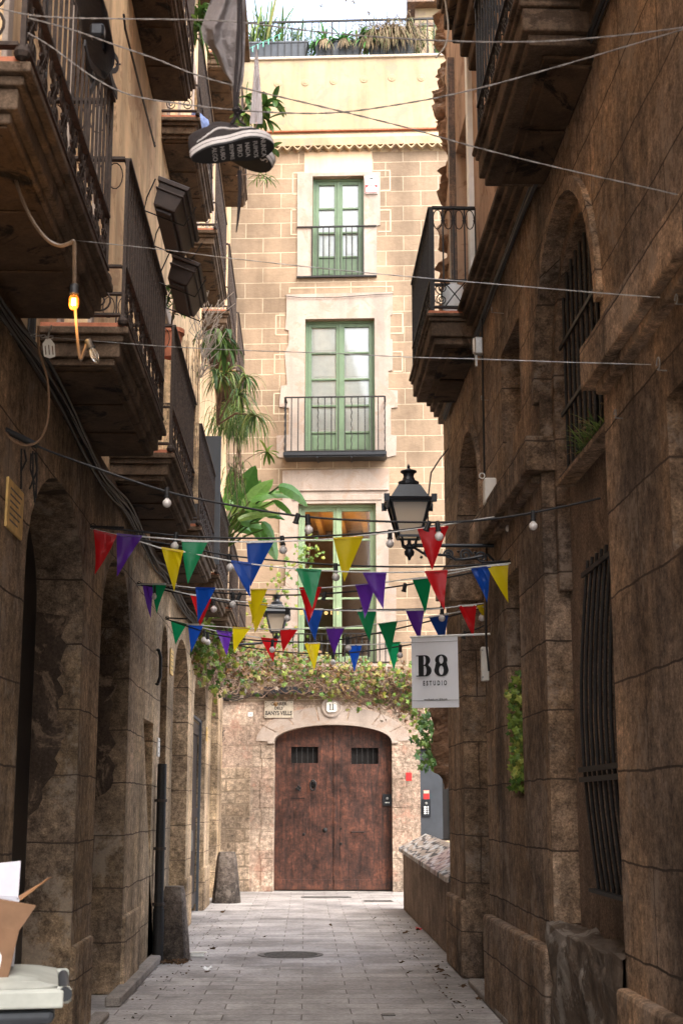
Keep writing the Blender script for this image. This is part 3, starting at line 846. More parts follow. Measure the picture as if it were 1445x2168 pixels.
# ------------------------------------------------------------ building closing the street (local: x along, y into the building)
FB = thing('corner_house', 'ochre house closing the street, painted blocks, green French windows and big arched wooden door', 'building', tuple(FP0), -FA)
MF = lambda a, b, t: (a, t, b)
def FR(u0, v0, u1, v1):
    a = FAC(u0, (v0 + v1) / 2)[0]; b = FAC(u1, (v0 + v1) / 2)[0]; c = (u0 + u1) / 2
    return (a, b, FAC(c, v1)[1], FAC(c, v0)[1])
W3 = FR(661, 373, 770, 587); W2 = FR(645, 675, 793, 961); W1 = FR(630, 1066, 796, 1402)
DX0, DX1, DZS, DZA = -1.16, 1.14, 2.86, 3.18
dh = arch(DX0, DX1, 0, DZS, DZA - DZS, 20)
XL_, XR_ = -7.0, 9.0
ZL = 3.62
lo = MB(); lo.plate(wall_outline(XL_, XR_, ZL, [dh, rect(1.66, 2.75, .96, 2.72)][:1]), [rect(1.69, 2.75, .96, 2.72)], 0, .4, MF)
lo.build('lower_wall', M['lower_stone'], FB, world=False, bevel=.008)
up = MB(); up.plate(rect(XL_, XR_, ZL, 15.3), [rect(*W3), rect(*W2), rect(*W1)], .006, .4, MF)
up.build('upper_wall', M['paint_block'], FB, world=False)
pp = MB(); pp.box(XL_, XR_, -.0, .4, 15.301, 17.5); pp.build('parapet_wall', M['cream'], FB, world=False)
# rubble patch at the lower left
rp = MB(); rp.box(-2.4, -1.62, -.018, .1, 0, 2.35); rp.build('rubble_masonry', M['rubble_wall'], FB, world=False, bevel=.01)
# mass behind, leaving a room behind the first-floor window
ms = MB(); ms.box(XL_, XR_, .42, 8, 0, 4.1); ms.box(XL_, XR_, .42, 8, 7.9, 17.4); ms.box(XL_, -1.6, .42, 8, 4.101, 7.899); ms.box(1.9, XR_, .42, 8, 4.101, 7.899); ms.box(-1.6, 1.9, 4.0, 8, 4.101, 7.899)
ms.build('inner_wall', plain('room_wall', (.22, .15, .10), .9, .15, 3, 0, 0), FB, world=False)
ce = MB(); ce.box(-1.59, 1.89, .43, 3.99, 7.84, 7.89)
for k in range(7): ce.box(-1.5 + k * .5, -1.38 + k * .5, .44, 3.98, 7.66, 7.839)
ce.build('beamed_ceiling', plain('warm_wood', (.55, .30, .10), .6, .2, 6), FB, world=False)
ld = bpy.data.lights.new('room_lamp', 'AREA'); ld.energy = 3.5; ld.color = (1, .62, .22); ld.size = 2.2; ld.size_y = .4; ld.shape = 'RECTANGLE'
lo_ = bpy.data.objects.new('room_lamp', ld); COL.objects.link(lo_); lo_.parent = FB; lo_.location = (.15, 2.2, 6.6); lo_.rotation_euler = (R(180), 0, 0)
# cornice
co = MB(); co.box(XL_, XR_, -.12, .1, 15.50, 15.60)
co.add([(XL_, -.12, 15.60), (XR_, -.12, 15.60), (XR_, -.0, 15.78), (XL_, -.0, 15.78)], [(0, 1, 2, 3)])
co.build('cornice', M['cream'], FB, world=False)
MB().box(XL_, XR_, -.09, .0, 15.781, 15.81).build('cornice_tiles', M['terracotta'], FB, world=False)
ti = MB(); n = int((XR_ - XL_) / .0275); x = XL_
prev = None
def tz(x): return 15.36 + .045 * math.cos(2 * math.pi * x / .22)
xs = [XL_ + k * .0275 for k in range(n)]
vs = []; fs = []
for x in xs: vs += [(x, -.16, tz(x)), (x, -.16, tz(x) + .035), (x, .02, tz(x)), (x, .02, tz(x) + .035)]
for i in range(len(xs) - 1):
    a = i * 4; fs += [(a, a + 4, a + 5, a + 1), (a, a + 2, a + 6, a + 4), (a + 1, a + 5, a + 7, a + 3)]
ti.add(vs, fs); ti.build('wavy_tile_course', M['cream'], FB, world=False, smooth=True)
MB().box(XL_, XR_, -.13, .02, 15.42, 15.499).build('tile_bed', M['cream'], FB, world=False)
pm = plaster('plain_band', (.60, .44, .29), .1, .2, bumpk=.2)
# brown plain zone over the top window and shallow medallions on the parapet
a_ = FR(644, 336, 787, 366); MB().box(a_[0], a_[1], -.008, .05, a_[2], 15.32).build('plain_band', pm, FB, world=False)
for u, v in ((588, 177), (646, 175), (706, 172), (770, 168), (829, 165), (891, 165)):
    x, z = FAC(u, v); r_ = MB(); r_.lathe([(.085, 0), (.085, .006), (.07, .014), (.05, .012), (.03, .02), (.001, .02)], (x, 0, z), 14, Matrix.Rotation(R(90), 4, 'X'))
    r_.build('plaster_medallion', M['surround'] if False else M['cream'], FB, world=False)
cp_ = MB(); cp_.box(XL_, XR_, -.05, .45, 17.5, 17.56); cp_.build('parapet_coping', M['plaque_stone'], FB, world=False, bevel=.01)

# stone surrounds from their outlines
def pxpoly(pts): return [FAC(u, v) for u, v in pts]
def Z5(pts): return [(440 + x / 2.779, 500 + y / 2.779) for x, y in pts]
def Z2(pts): return [(360 + x / 2.408, y / 2.408) for x, y in pts]
s2o = Z5([(462, 345), (1085, 330), (1085, 460), (1072, 470), (1072, 605), (1085, 610), (1085, 790), (1060, 795), (1060, 905), (1115, 910), (1115, 1008), (1075, 1012), (1075, 1170), (1108, 1175), (1105, 1290), (1060, 1300), (480, 1308), (405, 1300), (405, 1175), (475, 1170), (478, 1012), (420, 1006), (430, 882), (466, 878), (458, 770), (452, 690), (475, 640), (475, 556), (455, 550), (462, 465)])
def frame_hole(Wd): return rect(Wd[0], Wd[1], Wd[2], Wd[3])
MB().plate(pxpoly(s2o), [frame_hole(W2)], -.02, .012, MF).build('window_surround', M['surround'], FB, world=False, bevel=.006)
s3o = Z2([(648, 885), (1070, 878), (1070, 1148), (1052, 1152), (1052, 1412), (648, 1420)])
MB().plate(pxpoly(s3o), [frame_hole(W3)], -.02, .012, MF).build('window_surround', M['surround'], FB, world=False, bevel=.006)
s1o = [(598, 1060), (598, 997), (823, 992), (823, 1060), (833, 1062), (833, 1150), (822, 1152), (822, 1240), (838, 1243), (838, 1330), (824, 1333), (824, 1402), (604, 1402), (604, 1333), (590, 1330), (590, 1243), (604, 1240), (604, 1150), (592, 1148), (592, 1062)]
MB().plate(pxpoly(s1o), [frame_hole(W1)], -.02, .012, MF).build('window_surround', M['surround'], FB, world=False, bevel=.006)
# quoin-shaped joints painted round the surrounds (thin raised cream fillets)
fl = MB()
for x0, z0, x1, z1 in []: pass
a = FR(600, 1036, 822, 1040); mo = MB(); mo.box(a[0], a[1], -.06, -.015, a[2], a[3]); a = FR(618, 1048, 808, 1060); mo.box(a[0], a[1], -.04, -.018, a[2], a[3])
mo.build('lintel_moulding', M['surround'], FB, world=False, bevel=.008)
# outlined cream joints stepping round the top window
def joint(pts):
    q = [FAC(*p) for p in pts]; f = MB()
    for (a, b), (c, d) in zip(q, q[1:]):
        f.box(min(a, c) - .012, max(a, c) + .012, .0, .01, min(b, d) - .012, max(b, d) + .012)
    return f
M['joint_paint'] = plaster('joint_paint', (.44, .355, .25), .08, .1, bumpk=.1)
for pts in (Z2([(690, 820), (690, 880), (625, 880), (625, 990), (650, 990)]), Z2([(1030, 815), (1030, 870), (1120, 868), (1120, 970), (1075, 972)]),
            Z2([(640, 1070), (617, 1070), (617, 1195), (645, 1195)]), Z2([(1062, 1070), (1122, 1070), (1122, 1180), (1062, 1180)]),
            Z5([(450, 465), (400, 465), (400, 580), (470, 580)]), Z5([(450, 695), (392, 697), (392, 810), (455, 808)]), Z5([(425, 925), (388, 925), (388, 1045), (470, 1045)]),
            Z5([(1090, 455), (1145, 453), (1145, 570), (1078, 572)]), Z5([(1090, 680), (1142, 680), (1142, 795), (1092, 795)]), Z5([(480, 330), (480, 305), (1085, 296), (1085, 318)])):
    joint(pts).build('painted_joint', M['joint_paint'], FB, world=False)

def french(Wd, mat, rows, kick, name='window', curtain=True, depth=.16):
    x0, x1, z0, z1 = Wd; f = MB(); y0, y1 = depth, depth + .07; xm = (x0 + x1) / 2; fw = .075
    f.box(x0, x0 + .05, y0 - .02, y1, z0, z1); f.box(x1 - .05, x1, y0 - .02, y1, z0, z1); f.box(x0 + .05, x1 - .05, y0 - .02, y1, z1 - .05, z1)
    for a, b in ((x0 + .052, xm - .012), (xm + .012, x1 - .052)):
        f.box(a, a + fw, y0, y1 - .01, z0, z1 - .052); f.box(b - fw, b, y0, y1 - .01, z0, z1 - .052)
        zs = [z0 + kick] + [z0 + kick + (z1 - z0 - kick - .12) * (k + 1) / rows for k in range(rows)]
        f.box(a + fw, b - fw, y0, y1 - .01, z1 - .13, z1 - .052)
        for zz in zs[:-1]: f.box(a + fw, b - fw, y0 + .004, y1 - .014, zz - .02, zz + .02)
        if kick > .05:
            f.box(a + fw, b - fw, y0 + .03, y1 - .02, z0, z0 + kick); f.box(a + fw + .04, b - fw - .04, y0 + .018, y0 + .029, z0 + .14, z0 + kick - .06); f.box(a + fw, b - fw, y0 + .004, y0 + .06, z0, z0 + .09)
    f.box(xm - .03, xm + .03, y0 - .018, y0 + .02, z0, z1 - .052)
    o = f.build(name, mat, FB, world=False, bevel=.005)
    MB().box(x0 + .06, x1 - .06, y0 + .036, y0 + .040, z0 + kick, z1 - .06).build('pane', M['glass'], o, world=False)
    if curtain:
        c = MB(); vs = []; n = 90
        for lo_x, hi_x in ((x0 + .06, xm - .03), (xm + .03, x1 - .06)):
            vs = []; fs = []
            for i in range(n + 1):
                t = i / n; xx = lerp(lo_x, hi_x, t); yy = y0 + .10 + .012 * math.sin(t * 34 + 3 * math.sin(t * 7)); vs += [(xx, yy, z0 + kick * .5), (xx, yy, z1 - .06)]
            for i in range(n): a = i * 2; fs.append((a, a + 2, a + 3, a + 1))
            c.add(vs, fs)
        c = MB(); zs2 = [z0 + kick + (z1 - z0 - kick - .12) * k / rows for k in range(rows + 1)]
        for a, b in ((x0 + .06, xm - .01), (xm + .01, x1 - .06)):
            c.box(a, b, y0 + .062, y0 + .08, z0, z1 - .05)
            for k in range(rows):
                c.box(a + .10, b - .10, y0 + .052, y0 + .0615, zs2[k] + .07, zs2[k + 1] - .06)
        c.build('inner_shutter', M['white_paint'], o, world=False, bevel=.006)
    return o
french(W3, M['green_paint'], 3, .52); french(W2, M['green_paint'], 4, .50)
french(W1, M['pale_green'], 5, .10, curtain=False)
# hanging letter garland in the lower window
lt = thing('letter_garland', 'small gilt letters strung across the lower green window', 'garland', (0, 0, 0))
for s_, u in (('B', 638), ('o', 690), ('l', 701), ('i', 715)):
    x, z = FAC(u, 1297); p = FP0 + fx * x + Vector((0, 0, z)) - fy * .02
    MB().text(s_, .13, lambda a, b, t, p=p: p + fx * a + Vector((0, 0, b)) - fy * t, .012, bold=.004).build('letter', M['yellow_plaque'], lt)
pts = [FP0 + fx * FAC(u, v)[0] + Vector((0, 0, FAC(u, v)[1])) - fy * .02 for u, v in ((628, 1286), (660, 1292), (700, 1292), (725, 1286))]
MB().tube(pts, .003, 4).build('string', M['rope'], lt)

# railings of the facade
def bars(x0, x1, z0, z1, y, n, parent=None, base=False, twist=()):
    r = MB()
    r.bar((x0, y, z1), (x1, y, z1), .045, .022); r.bar((x0, y, z0 + .02), (x1, y, z0 + .02), .04, .02)
    for i in range(n + 1):
        x = lerp(x0, x1, i / n)
        if i in twist:
            pts = [(x + .007 * math.cos(k * 1.1), y + .007 * math.sin(k * 1.1), lerp(z0, z1, k / 40)) for k in range(41)]
            r.tube(pts, .011, 5)
        else: r.bar((x, y, z0), (x, y, z1), .021)
    return r
a = FR(628, 481, 797, 588)
r = bars(a[0] + .32, a[1] - .28, a[2] + .01, a[3], -.03, 9); r.bar((a[0], -.03, a[3]), (a[1], -.03, a[3]), .05, .025); r.bar((a[0], -.035, a[2] + .01), (a[1], -.035, a[2] + .01), .07, .03)
r.build('railing', M['iron'], FB, world=False)
a = FR(603, 852, 818, 974)
sl2 = MB(); sl2.box(a[0], a[1], -.42, .0, a[2] - .0, a[2] + .075); sl2.box(a[0] + .03, a[1] - .03, -.39, 0, a[2] - .03, a[2] - .001)
for k in (.33, .66): sl2.bar((lerp(a[0], a[1], k), -.43, a[2] - .045), (lerp(a[0], a[1], k), -.0, a[2] - .045), .03)
s2_ = sl2.build('balcony', M['black_metal'], FB, world=False, bevel=.008)
r = bars(a[0] + .03, a[1] - .03, a[2] + .07, a[3], -.40, 15, twist=(0, 5, 10, 15))
for xx in (a[0] + .03, a[1] - .03):
    r.bar((xx, -.4, a[3]), (xx, 0, a[3]), .04, .02)
    for k in range(1, 4): r.bar((xx, -.1 * k, a[2] + .07), (xx, -.1 * k, a[3]), .015)
r.build('railing', M['iron'], s2_, world=False)
a = FR(622, 1345, 828, 1402)
r = bars(a[0], a[1], a[2] - .05, a[3], -.28, 17)
r.bar((a[0], -.28, a[3]), (a[0], 0, a[3]), .03); r.bar((a[1], -.28, a[3]), (a[1], 0, a[3]), .03)
sb = MB(); sb.box(a[0], a[1], -.3, 0, a[2] - .12, a[2] - .06); sb_ = sb.build('balcony', M['surround'], FB, world=False)
r.build('railing', M['iron'], sb_, world=False)
# stretched wire over window 2 lintel
x, z = FAC(603, 628); x2, z2 = FAC(832, 624)
MB().tube([(x, -.05, z), (x + .35, -.05, z - .05), ((x + x2) / 2, -.05, z - .05), (x2 - .3, -.05, z), (x2, -.05, z2)], .008, 5).build('wire', M['cable'], FB, world=False)

# the great door
dl = MB(); ay = .20
lo_x, hi_x, mx_ = DX0 + .004, DX1 - .004, -.01
def topz(x): 
    c = (DX0 + DX1) / 2; h = (DX1 - DX0) / 2; return DZS + (DZA - DZS) * math.sqrt(max(0, 1 - ((x - c) / h) ** 2)) - .006
for a, b, holes in ((lo_x, mx_ - .006, FR(614, 1580, 672, 1615)), (mx_ + .006, hi_x, FR(742, 1582, 800, 1617))):
    pts = [(a, .02)] + [(lerp(a, b, k / 14), topz(lerp(a, b, k / 14))) for k in range(15)] + [(b, .02)]
    lf = MB(); lf.plate(pts, [rect(*holes)], ay, ay + .07, MF)
    nb_ = 5
    o = lf.build('door', M['door_wood'], FB, world=False, bevel=.006)
    bt = MB(); bt.box(a + .02, b - .02, ay - .012, ay - .0005, .03, .22); bt.box(a + .02, a + .035, ay - .004, ay, .25, 2.6)
    if a > 0 or b > .5:
        # wicket door outline
        wx0, wx1, wz = FAC(719, 1657)[0], FAC(796, 1657)[0], FAC(750, 1657)[1]
        bt.box(wx0, wx0 + .012, ay - .006, ay - .0005, .25, wz); bt.box(wx1, wx1 + .012, ay - .006, ay - .0005, .25, wz); bt.box(wx0, wx1, ay - .0062, ay - .0006, wz, wz + .014)
        q = FR(798, 1842, 820, 1872); bt.box(q[0], q[1], ay - .008, ay - .0007, q[2], q[3])
    bt.build('door_rail', M['door_wood'], o, world=False, bevel=.002)
    gb = MB(); h = holes
    for k in range(1, 5): gb.tube([(lerp(h[0], h[1], k / 5), ay + .035, h[2]), (lerp(h[0], h[1], k / 5), ay + .035, h[3])], .009, 6)
    gb.build('grille', M['iron'], o, world=False)
    if a < -.5:
        x, z = FAC(661, 1660); kn = MB()
        kn.lathe([(.001, .03), (.055, .025), (.075, 0)], (x, ay, z), 14, Matrix.Rotation(R(90), 4, 'X')); kn.tube(ring((x, ay - .05, z - .02), .055, .10, (1, 0, 0), (0, 0, 1), 18), .016, 6, True)
        kn.lathe([(.001, .07), (.03, .055), (.035, .03)], (x, ay, z + .05), 10, Matrix.Rotation(R(90), 4, 'X'))
        kn.build('door_knocker', M['iron'], o, world=False, smooth=True)
        x, z = FAC(630, 1668); kn = MB()
        for dx_, dz_ in ((0, .03), (.03, 0), (-.03, -.01), (.01, -.035)): kn.lathe([(.001, .02), (.026, .014), (.03, 0)], (x + dx_, ay, z + dz_), 8, Matrix.Rotation(R(90), 4, 'X'))
        x, z = FAC(630, 1690); kn.bar((x - .13, ay - .012, z), (x + .13, ay - .012, z), .012, .012)
        x, z = FAC(686, 1758); kn.lathe([(.001, .05), (.03, .04), (.02, .02), (.05, 0)], (x, ay, z), 10, Matrix.Rotation(R(90), 4, 'X'))
        x, z = FAC(641, 1767); kn.lathe([(.012, .015), (.03, .01), (.032, 0)], (x, ay, z), 10, Matrix.Rotation(R(90), 4, 'X'))
        kn.build('door_fitting', M['iron'], o, world=False)
    else:
        kn = MB(); x, z = FAC(756, 1762)
        kn.tube([(x - .13, ay, z), (x - .12, ay - .04, z), (x + .12, ay - .04, z), (x + .13, ay, z)], .012, 6)
        x, z = FAC(720, 1787); kn.lathe([(.001, .012), (.02, .012), (.03, 0)], (x, ay, z), 10, Matrix.Rotation(R(90), 4, 'X'))
        x, z = FAC(720, 1755); kn.lathe([(.001, .012), (.018, .012), (.022, 0)], (x, ay, z), 10, Matrix.Rotation(R(90), 4, 'X'))
        kn.build('door_fitting', M['iron'], o, world=False)
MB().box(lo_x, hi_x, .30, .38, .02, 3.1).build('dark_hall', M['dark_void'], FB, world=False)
# arch moulding and voussoirs round the door
n = 24; c = (DX0 + DX1) / 2; h = (DX1 - DX0) / 2; rs = DZA - DZS
def arc(dr, dz): return [(c + (h + dr) * math.cos(math.pi * (1 - i / n)), DZS + (rs + dz) * math.sin(math.pi * (1 - i / n))) for i in range(n + 1)]
mo = MB(); mo.plate(arc(.09, .085) + arc(0, 0)[::-1], [], -.045, .05, MF); mo.box(DX0 - .13, DX0, -.046, .05, DZS - .05, DZS); mo.box(DX1, DX1 + .13, -.046, .05, DZS - .05, DZS)
mo.build('arch_moulding', M['surround'], FB, world=False, bevel=.012, seg=2)
for k in range(7):
    a0, a1 = math.pi * (1 - k / 7) - .012, math.pi * (1 - (k + 1) / 7) + .012
    p = [(c + (h + dr) * math.cos(a), DZS + (rs + dz) * math.sin(a)) for dr, dz, seq in ((.36, .36, 0), (.092, .088, 1)) for a in ([lerp(a0, a1, j / 4) for j in range(5)][::(-1 if seq else 1)])]
    MB().plate(p, [], -.012, .04, MF).build('voussoir', M['surround'], FB, world=False, bevel=.006)
for x0, x1 in ((DX0 - .24, DX0 - .002), (DX1 + .002, DX1 + .24)):
    j = MB(); zz = 0; k = 0
    while zz < DZS - .06:
        hh = (.62, .5, .46, .55, .40, .36)[k % 6]; e = .03 if k % 2 else 0
        z1_ = min(zz + hh, DZS - .052)
        if x0 < 0: j.box(x0 - e, x1, -.014, .05, zz, z1_ - .008)
        else: j.box(x0, x1 + e, -.014, .05, zz, z1_ - .008)
        zz = z1_; k += 1
        if zz >= DZS - .06: break
    j.build('door_jamb', M['lower_stone'], FB, world=False, bevel=.008)
x, z = FAC(702, 1497)
md = MB(); md.lathe([(.20, 0), (.20, .03), (.175, .035), (.17, .02), (.001, .02)], (x, -.012, z), 28, Matrix.Rotation(R(90), 4, 'X'))
mdo = md.build('keystone_medallion', M['surround'], FB, world=False, smooth=True)
pl_ = MB(); pl_.plate([(x - .10, z - .07), (x - .07, z - .10), (x + .07, z - .10), (x + .10, z - .07), (x + .10, z + .07), (x + .07, z + .10), (x - .07, z + .10), (x - .10, z + .07)], [], -.06, -.034, MF)
pl_.build('number_plate', M['marble'], mdo, world=False)
nm = MB()
for dx_ in (-.026, .026): nm.box(x + dx_ - .010, x + dx_ + .010, -.064, -.0605, z - .055, z + .055); nm.box(x + dx_ - .022, x + dx_ + .022, -.0635, -.0605, z - .062, z - .052); nm.box(x + dx_ - .022, x + dx_ + .010, -.0635, -.0605, z + .048, z + .058)
nm.build('number', M['ink'], mdo, world=False)
# grey metal door on the right
gd = MB(); gd.box(1.69, 2.12, .10, .14, .98, 2.70); gd_ = gd.build('side_door', M['slate_door'], FB, world=False)
MB().box(2.12, 2.74, .2, .3, .98, 2.70).build('dark_gap', M['dark_void'], FB, world=False)
MB().bar((2.3, .15, .98), (2.3, .15, 2.7), .03).build('door_post', M['slate_door'], FB, world=False)
MB().box(1.6, 2.75, -.12, .2, .86, .955).build('sill', M['cream'], FB, world=False, bevel=.01)

def on_wall(name, label, cat, u0, v0, u1, v1, mat, th=.02, off=0.0, bevel=.003):
    a = FR(u0, v0, u1, v1); cx, cz = (a[0] + a[1]) / 2, (a[2] + a[3]) / 2
    p = FP0 + fx * cx + Vector((0, 0, cz)) - fy * off
    t = thing(name, label, cat, tuple(p), -FA)
    w, h = (a[1] - a[0]) / 2, (a[3] - a[2]) / 2
    MB().box(-w, w, -th, 0, -h, h).build('panel', mat, t, world=False, bevel=bevel)
    return t, w, h
def T(t, parent, x, z, size, y, mat=None, sx=1, bold=0, space=1.0, name='lettering'):
    return MB().text(t, size, lambda a, b, d: (x + a, y - d, z + b), .002, sx, bold, space=space).build(name, mat or M['ink'], parent, world=False)
t, w, h = on_wall('street_sign', 'stone street name plaque reading CARRER DELS BANYS VELLS', 'street sign', 560, 1484, 620, 1520, M['plaque_stone'], .03, .0)
T('CARRER', t, 0, h * .62, .085, -.031, bold=.003); T('DELS', t, 0, h * .12, .075, -.031, bold=.003); T('BANYS VELLS', t, 0, -h * .46, .115, -.031, sx=.78, bold=.003)
bo = MB()
for sx_ in (-1, 1):
    for sz_ in (-1, 1): bo.lathe([(.001, .006), (.008, .004), (.01, 0)], (sx_ * w * .9, -.03, sz_ * h * .82), 8, Matrix.Rotation(R(90), 4, 'X'))
bo.build('bolt', M['iron'], t, world=False)
t, w, h = on_wall('number_tag', 'small white enamel tag on the stone beside the street name plaque', 'sign', 525, 1508, 535, 1517, M['white_plastic'], .01)
T('18', t, 0, 0, .05, -.011, M['graphite'])
t, w, h = on_wall('alarm_box', 'white alarm box with red panel on the jamb of the top window', 'alarm box', 773, 376, 799, 412, M['white_plastic'], .05, .02)
MB().box(-w * .96, w * .96, -.0535, -.0505, -h * .95, h * .0).build('red_panel', M['red_paint'], t, world=False)
MB().box(-w * .85, w * .85, -.056, -.0537, -h * .85, -h * .35).build('white_panel', M['white_plastic'], t, world=False)
T('alarma', t, 0, -h * .18, .058, -.0537, M['white_plastic'], bold=.001)
MB().box(-w * .3, w * .3, -.0535, -.0505, h * .62, h * .78).build('logo', M['ink'], t, world=False)
t, w, h = on_wall('entry_phone', 'small black entry phone fixed on the right leaf of the wooden door', 'intercom', 809, 1681, 829, 1706, M['black_metal'], .03, -.2)
MB().lathe([(.001, .012), (.022, .010), (.026, 0)], (0, -.03, h * .25), 12, Matrix.Rotation(R(90), 4, 'X')).build('camera_eye', M['steel'], t, world=False)
for k in range(3): MB().box(-.04 + k * .03, -.02 + k * .03, -.034, -.0302, -h * .55, -h * .35).build('button', M['white_plastic'], t, world=False)
t, w, h = on_wall('red_plate', 'small square red plate on the stone right of the wooden door', 'sign', 859, 1636, 871, 1653, M['red_paint'], .012)
t, w, h = on_wall('entry_phone', 'tall black entry phone with white buttons on the grey metal door', 'intercom', 893, 1692, 911, 1729, M['black_metal'], .03, -.10)
MB().lathe([(.001, .012), (.022, .010), (.026, 0)], (0, -.03, h * .55), 12, Matrix.Rotation(R(90), 4, 'X')).build('camera_eye', M['steel'], t, world=False)
for k in range(4):
    for q in range(2): MB().box(-.045 + q * .065, -.002 + q * .045, -.034, -.0302, -h * (.7 - k * .24), -h * (.7 - k * .24) + .026).build('button', M['white_plastic'], t, world=False)
t, w, h = on_wall('warning_sticker', 'red and white sticker above the tall entry phone on the grey door', 'sticker', 896, 1673, 908, 1692, M['red_paint'], .004, -.10)
MB().box(-w, w, -.006, -.0041, h * .3, h * .95).build('sticker_top', M['plaque_stone'], t, world=False)
# cable bundle and dark trough above the portal
x0, z = FAC(470, 1472)
tr = thing('cable_trough', 'long black metal trough under the vine above the arched door', 'trough', tuple(FP0 + fx * .1 + Vector((0, 0, 3.78)) - fy * .1), -FA)
a = FR(561, 1455, 872, 1470); MB().box(a[0] - .1, a[1] - .1, -.12, .08, a[2] - 3.78, a[3] - 3.78).build('trough', M['black_metal'], tr, world=False, bevel=.01)
for k in range(9): MB().box(a[0] + k * .35, a[0] + .02 + k * .35, -.128, -.1205, a[2] - 3.78, a[3] - 3.78).build('rib', M['black_metal'], tr, world=False)
random.seed(3)
cb = MB()
for k in range(7):
    pts = []
    for i in range(16):
        x = lerp(-2.3, -1.3, i / 15) + 0; pts.append(FP0 + fx * x - fy * (.05 + .012 * (k % 3)) + Vector((0, 0, 3.70 + .02 * k - .05 * math.sin(i * .4 + k * .3) + random.uniform(-.006, .006))))
    cb.tube(pts, .011, 5)
tag(cb.build('cable_bundle', M['cable'], smooth=True), 'thick bundle of black cables on the house wall left of the street sign', 'cables')
cb = MB(); p = [FP0 + fx * FAC(u, v)[0] + Vector((0, 0, FAC(u, v)[1])) - fy * .03 for u, v in ((478, 1545), (466, 1555), (468, 1575), (476, 1565), (473, 1545), (468, 1590), (466, 1640))]
tag(cb.tube(p, .007, 5).build('loose_cable', M['cable'], smooth=True), 'thin looped black cable on the pale wall beside the last left arch', 'cable')

# ------------------------------------------------------------ roof terrace
def FW(x, y, z): return FP0 + fx * x + fy * y + Vector((0, 0, z))
zt = 17.56
x0, x1 = -4.2, 4.4
r = MB(); n = 58
r.bar((x0, .12, zt + .92), (x1, .12, zt + .92), .04, .04); r.bar((x0, .12, zt + .06), (x1, .12, zt + .06), .03, .02)
for i in range(n + 1): r.bar((lerp(x0, x1, i / n), .12, zt), (lerp(x0, x1, i / n), .12, zt + .9), .016 if i % 14 else .035)
r.build('railing', M['iron'], FB, world=False)
def planter(name, label, cat, xa, xb, mat=M['grey_plastic'], h=.36):
    t = thing(name, label, cat, tuple(FW((xa + xb) / 2, .30, zt + .06)), -FA, 'roof terrace planters')
    w = (xb - xa) / 2; p = MB(); p.frustum((0, 0, .02), w * .9, .13, w, .17, h); p.box(-w - .015, w + .015, -.185, .185, h + .0, h + .05)
    p.build('box', mat, t, world=False, bevel=.012, seg=2)
    return t
spec = ((520, 650, 'spiky', 'dark grey terrace planter on the left, under tall spiky leaves'), (664, 765, 'agap', 'dark grey terrace planter in the middle, under bright green strap leaves'), (778, 877, 'dry', 'dark grey terrace planter on the right, under drooping dry grass'), (410, 500, 'dry', 'dark grey terrace planter at the left end partly hidden by the hanging cloth'))
random.seed(21)
for u0, u1, k, lab in spec:
    xa, _ = FAC(u0, 100); xb, _ = FAC(u1, 100); planter('planter', lab, 'planter', xa, xb)
def tplant(name, label, cat, build_fn, mat):
    m_ = MB(); build_fn(m_); return tag(m_.build(name, mat, recalc=False), label, cat)
def spiky(m_):
    for k in range(95):
        x = random.gauss(-1.55, .22) if k < 60 else random.uniform(-2.0, -.75)
        m_.strap(FW(x, .30 + random.uniform(-.1, .1), zt + .46), (random.gauss(0, .35) * fx.x, random.gauss(0, .25), 1), random.uniform(.5, 1.25) if k < 60 else random.uniform(.3, .7), random.uniform(.03, .07), .25, 5)
tplant('yucca_plant', 'tall spiky grey-green plant in the left terrace planter', 'plant', spiky, M['dracaena'])
def agap(m_):
    for c in (-.35, 0, .35, .6):
        for k in range(46):
            d = Vector((random.gauss(0, .8), random.gauss(0, .5), random.uniform(.6, 1.2)))
            m_.strap(FW(.17 + c + random.uniform(-.06, .06), .30, zt + .46), d, random.uniform(.35, .7), random.uniform(.04, .06), 2.2, 6)
tplant('agapanthus', 'bright green strap-leaved plant in the middle terrace planter', 'plant', agap, M['bright_leaf'])
def dead(m_):
    for x in (-.3, .15, .62):
        for k in range(26): m_.strap(FW(x + .1 + random.uniform(-.05, .05), .10, zt + .5), (random.gauss(0, .2), -.3, -.2), random.uniform(.25, .5), .025, 1.6, 5)
tplant('dry_leaves', 'withered brown leaves drooping over the middle terrace planter', 'dry leaves', dead, M['dry_leaf'])
def grass(m_):
    for k in range(900):
        x = random.gauss(1.2, .27); d = Vector((random.gauss(0, .5), random.gauss(-.2, .4), random.uniform(.4, 1.2)))
        m_.strap(FW(x, .30 + random.uniform(-.1, .1), zt + .48 + random.uniform(0, .25)), d, random.uniform(.45, 1.0), .016, 3.0, 6)
tplant('dry_grass', 'shaggy straw-coloured grass in the right terrace planter', 'plant', grass, M['dry_leaf'])
def bushy(m_):
    for k in range(260):
        x = random.choice((random.uniform(-3.4, -1.95), random.uniform(-3.0, -2.0))); m_.strap(FW(x, .45, zt + .35 + random.uniform(0, .35)), (random.gauss(0, .5), random.gauss(0, .4), random.uniform(.2, 1)), random.uniform(.2, .5), .02, 2.2, 5)
tplant('dry_shrub', 'brown dried shrub at the left end of the roof terrace', 'plant', bushy, M['dry_leaf'])
def stalks(m_):
    for x, hh in ((.28, 1.15), (.45, 1.08), (-.3, 1.0), (.75, .8)):
        a = FW(x, .30, zt + .4); b = FW(x + random.uniform(-.05, .05), .30, zt + .4 + hh); m_.tube([a, (a + b) / 2 + fx * .02, b], .006, 4)
        for k in range(26): m_.strap(b, (random.gauss(0, 1), random.gauss(0, 1), random.gauss(.3, .8)), .09, .012, .2, 2)
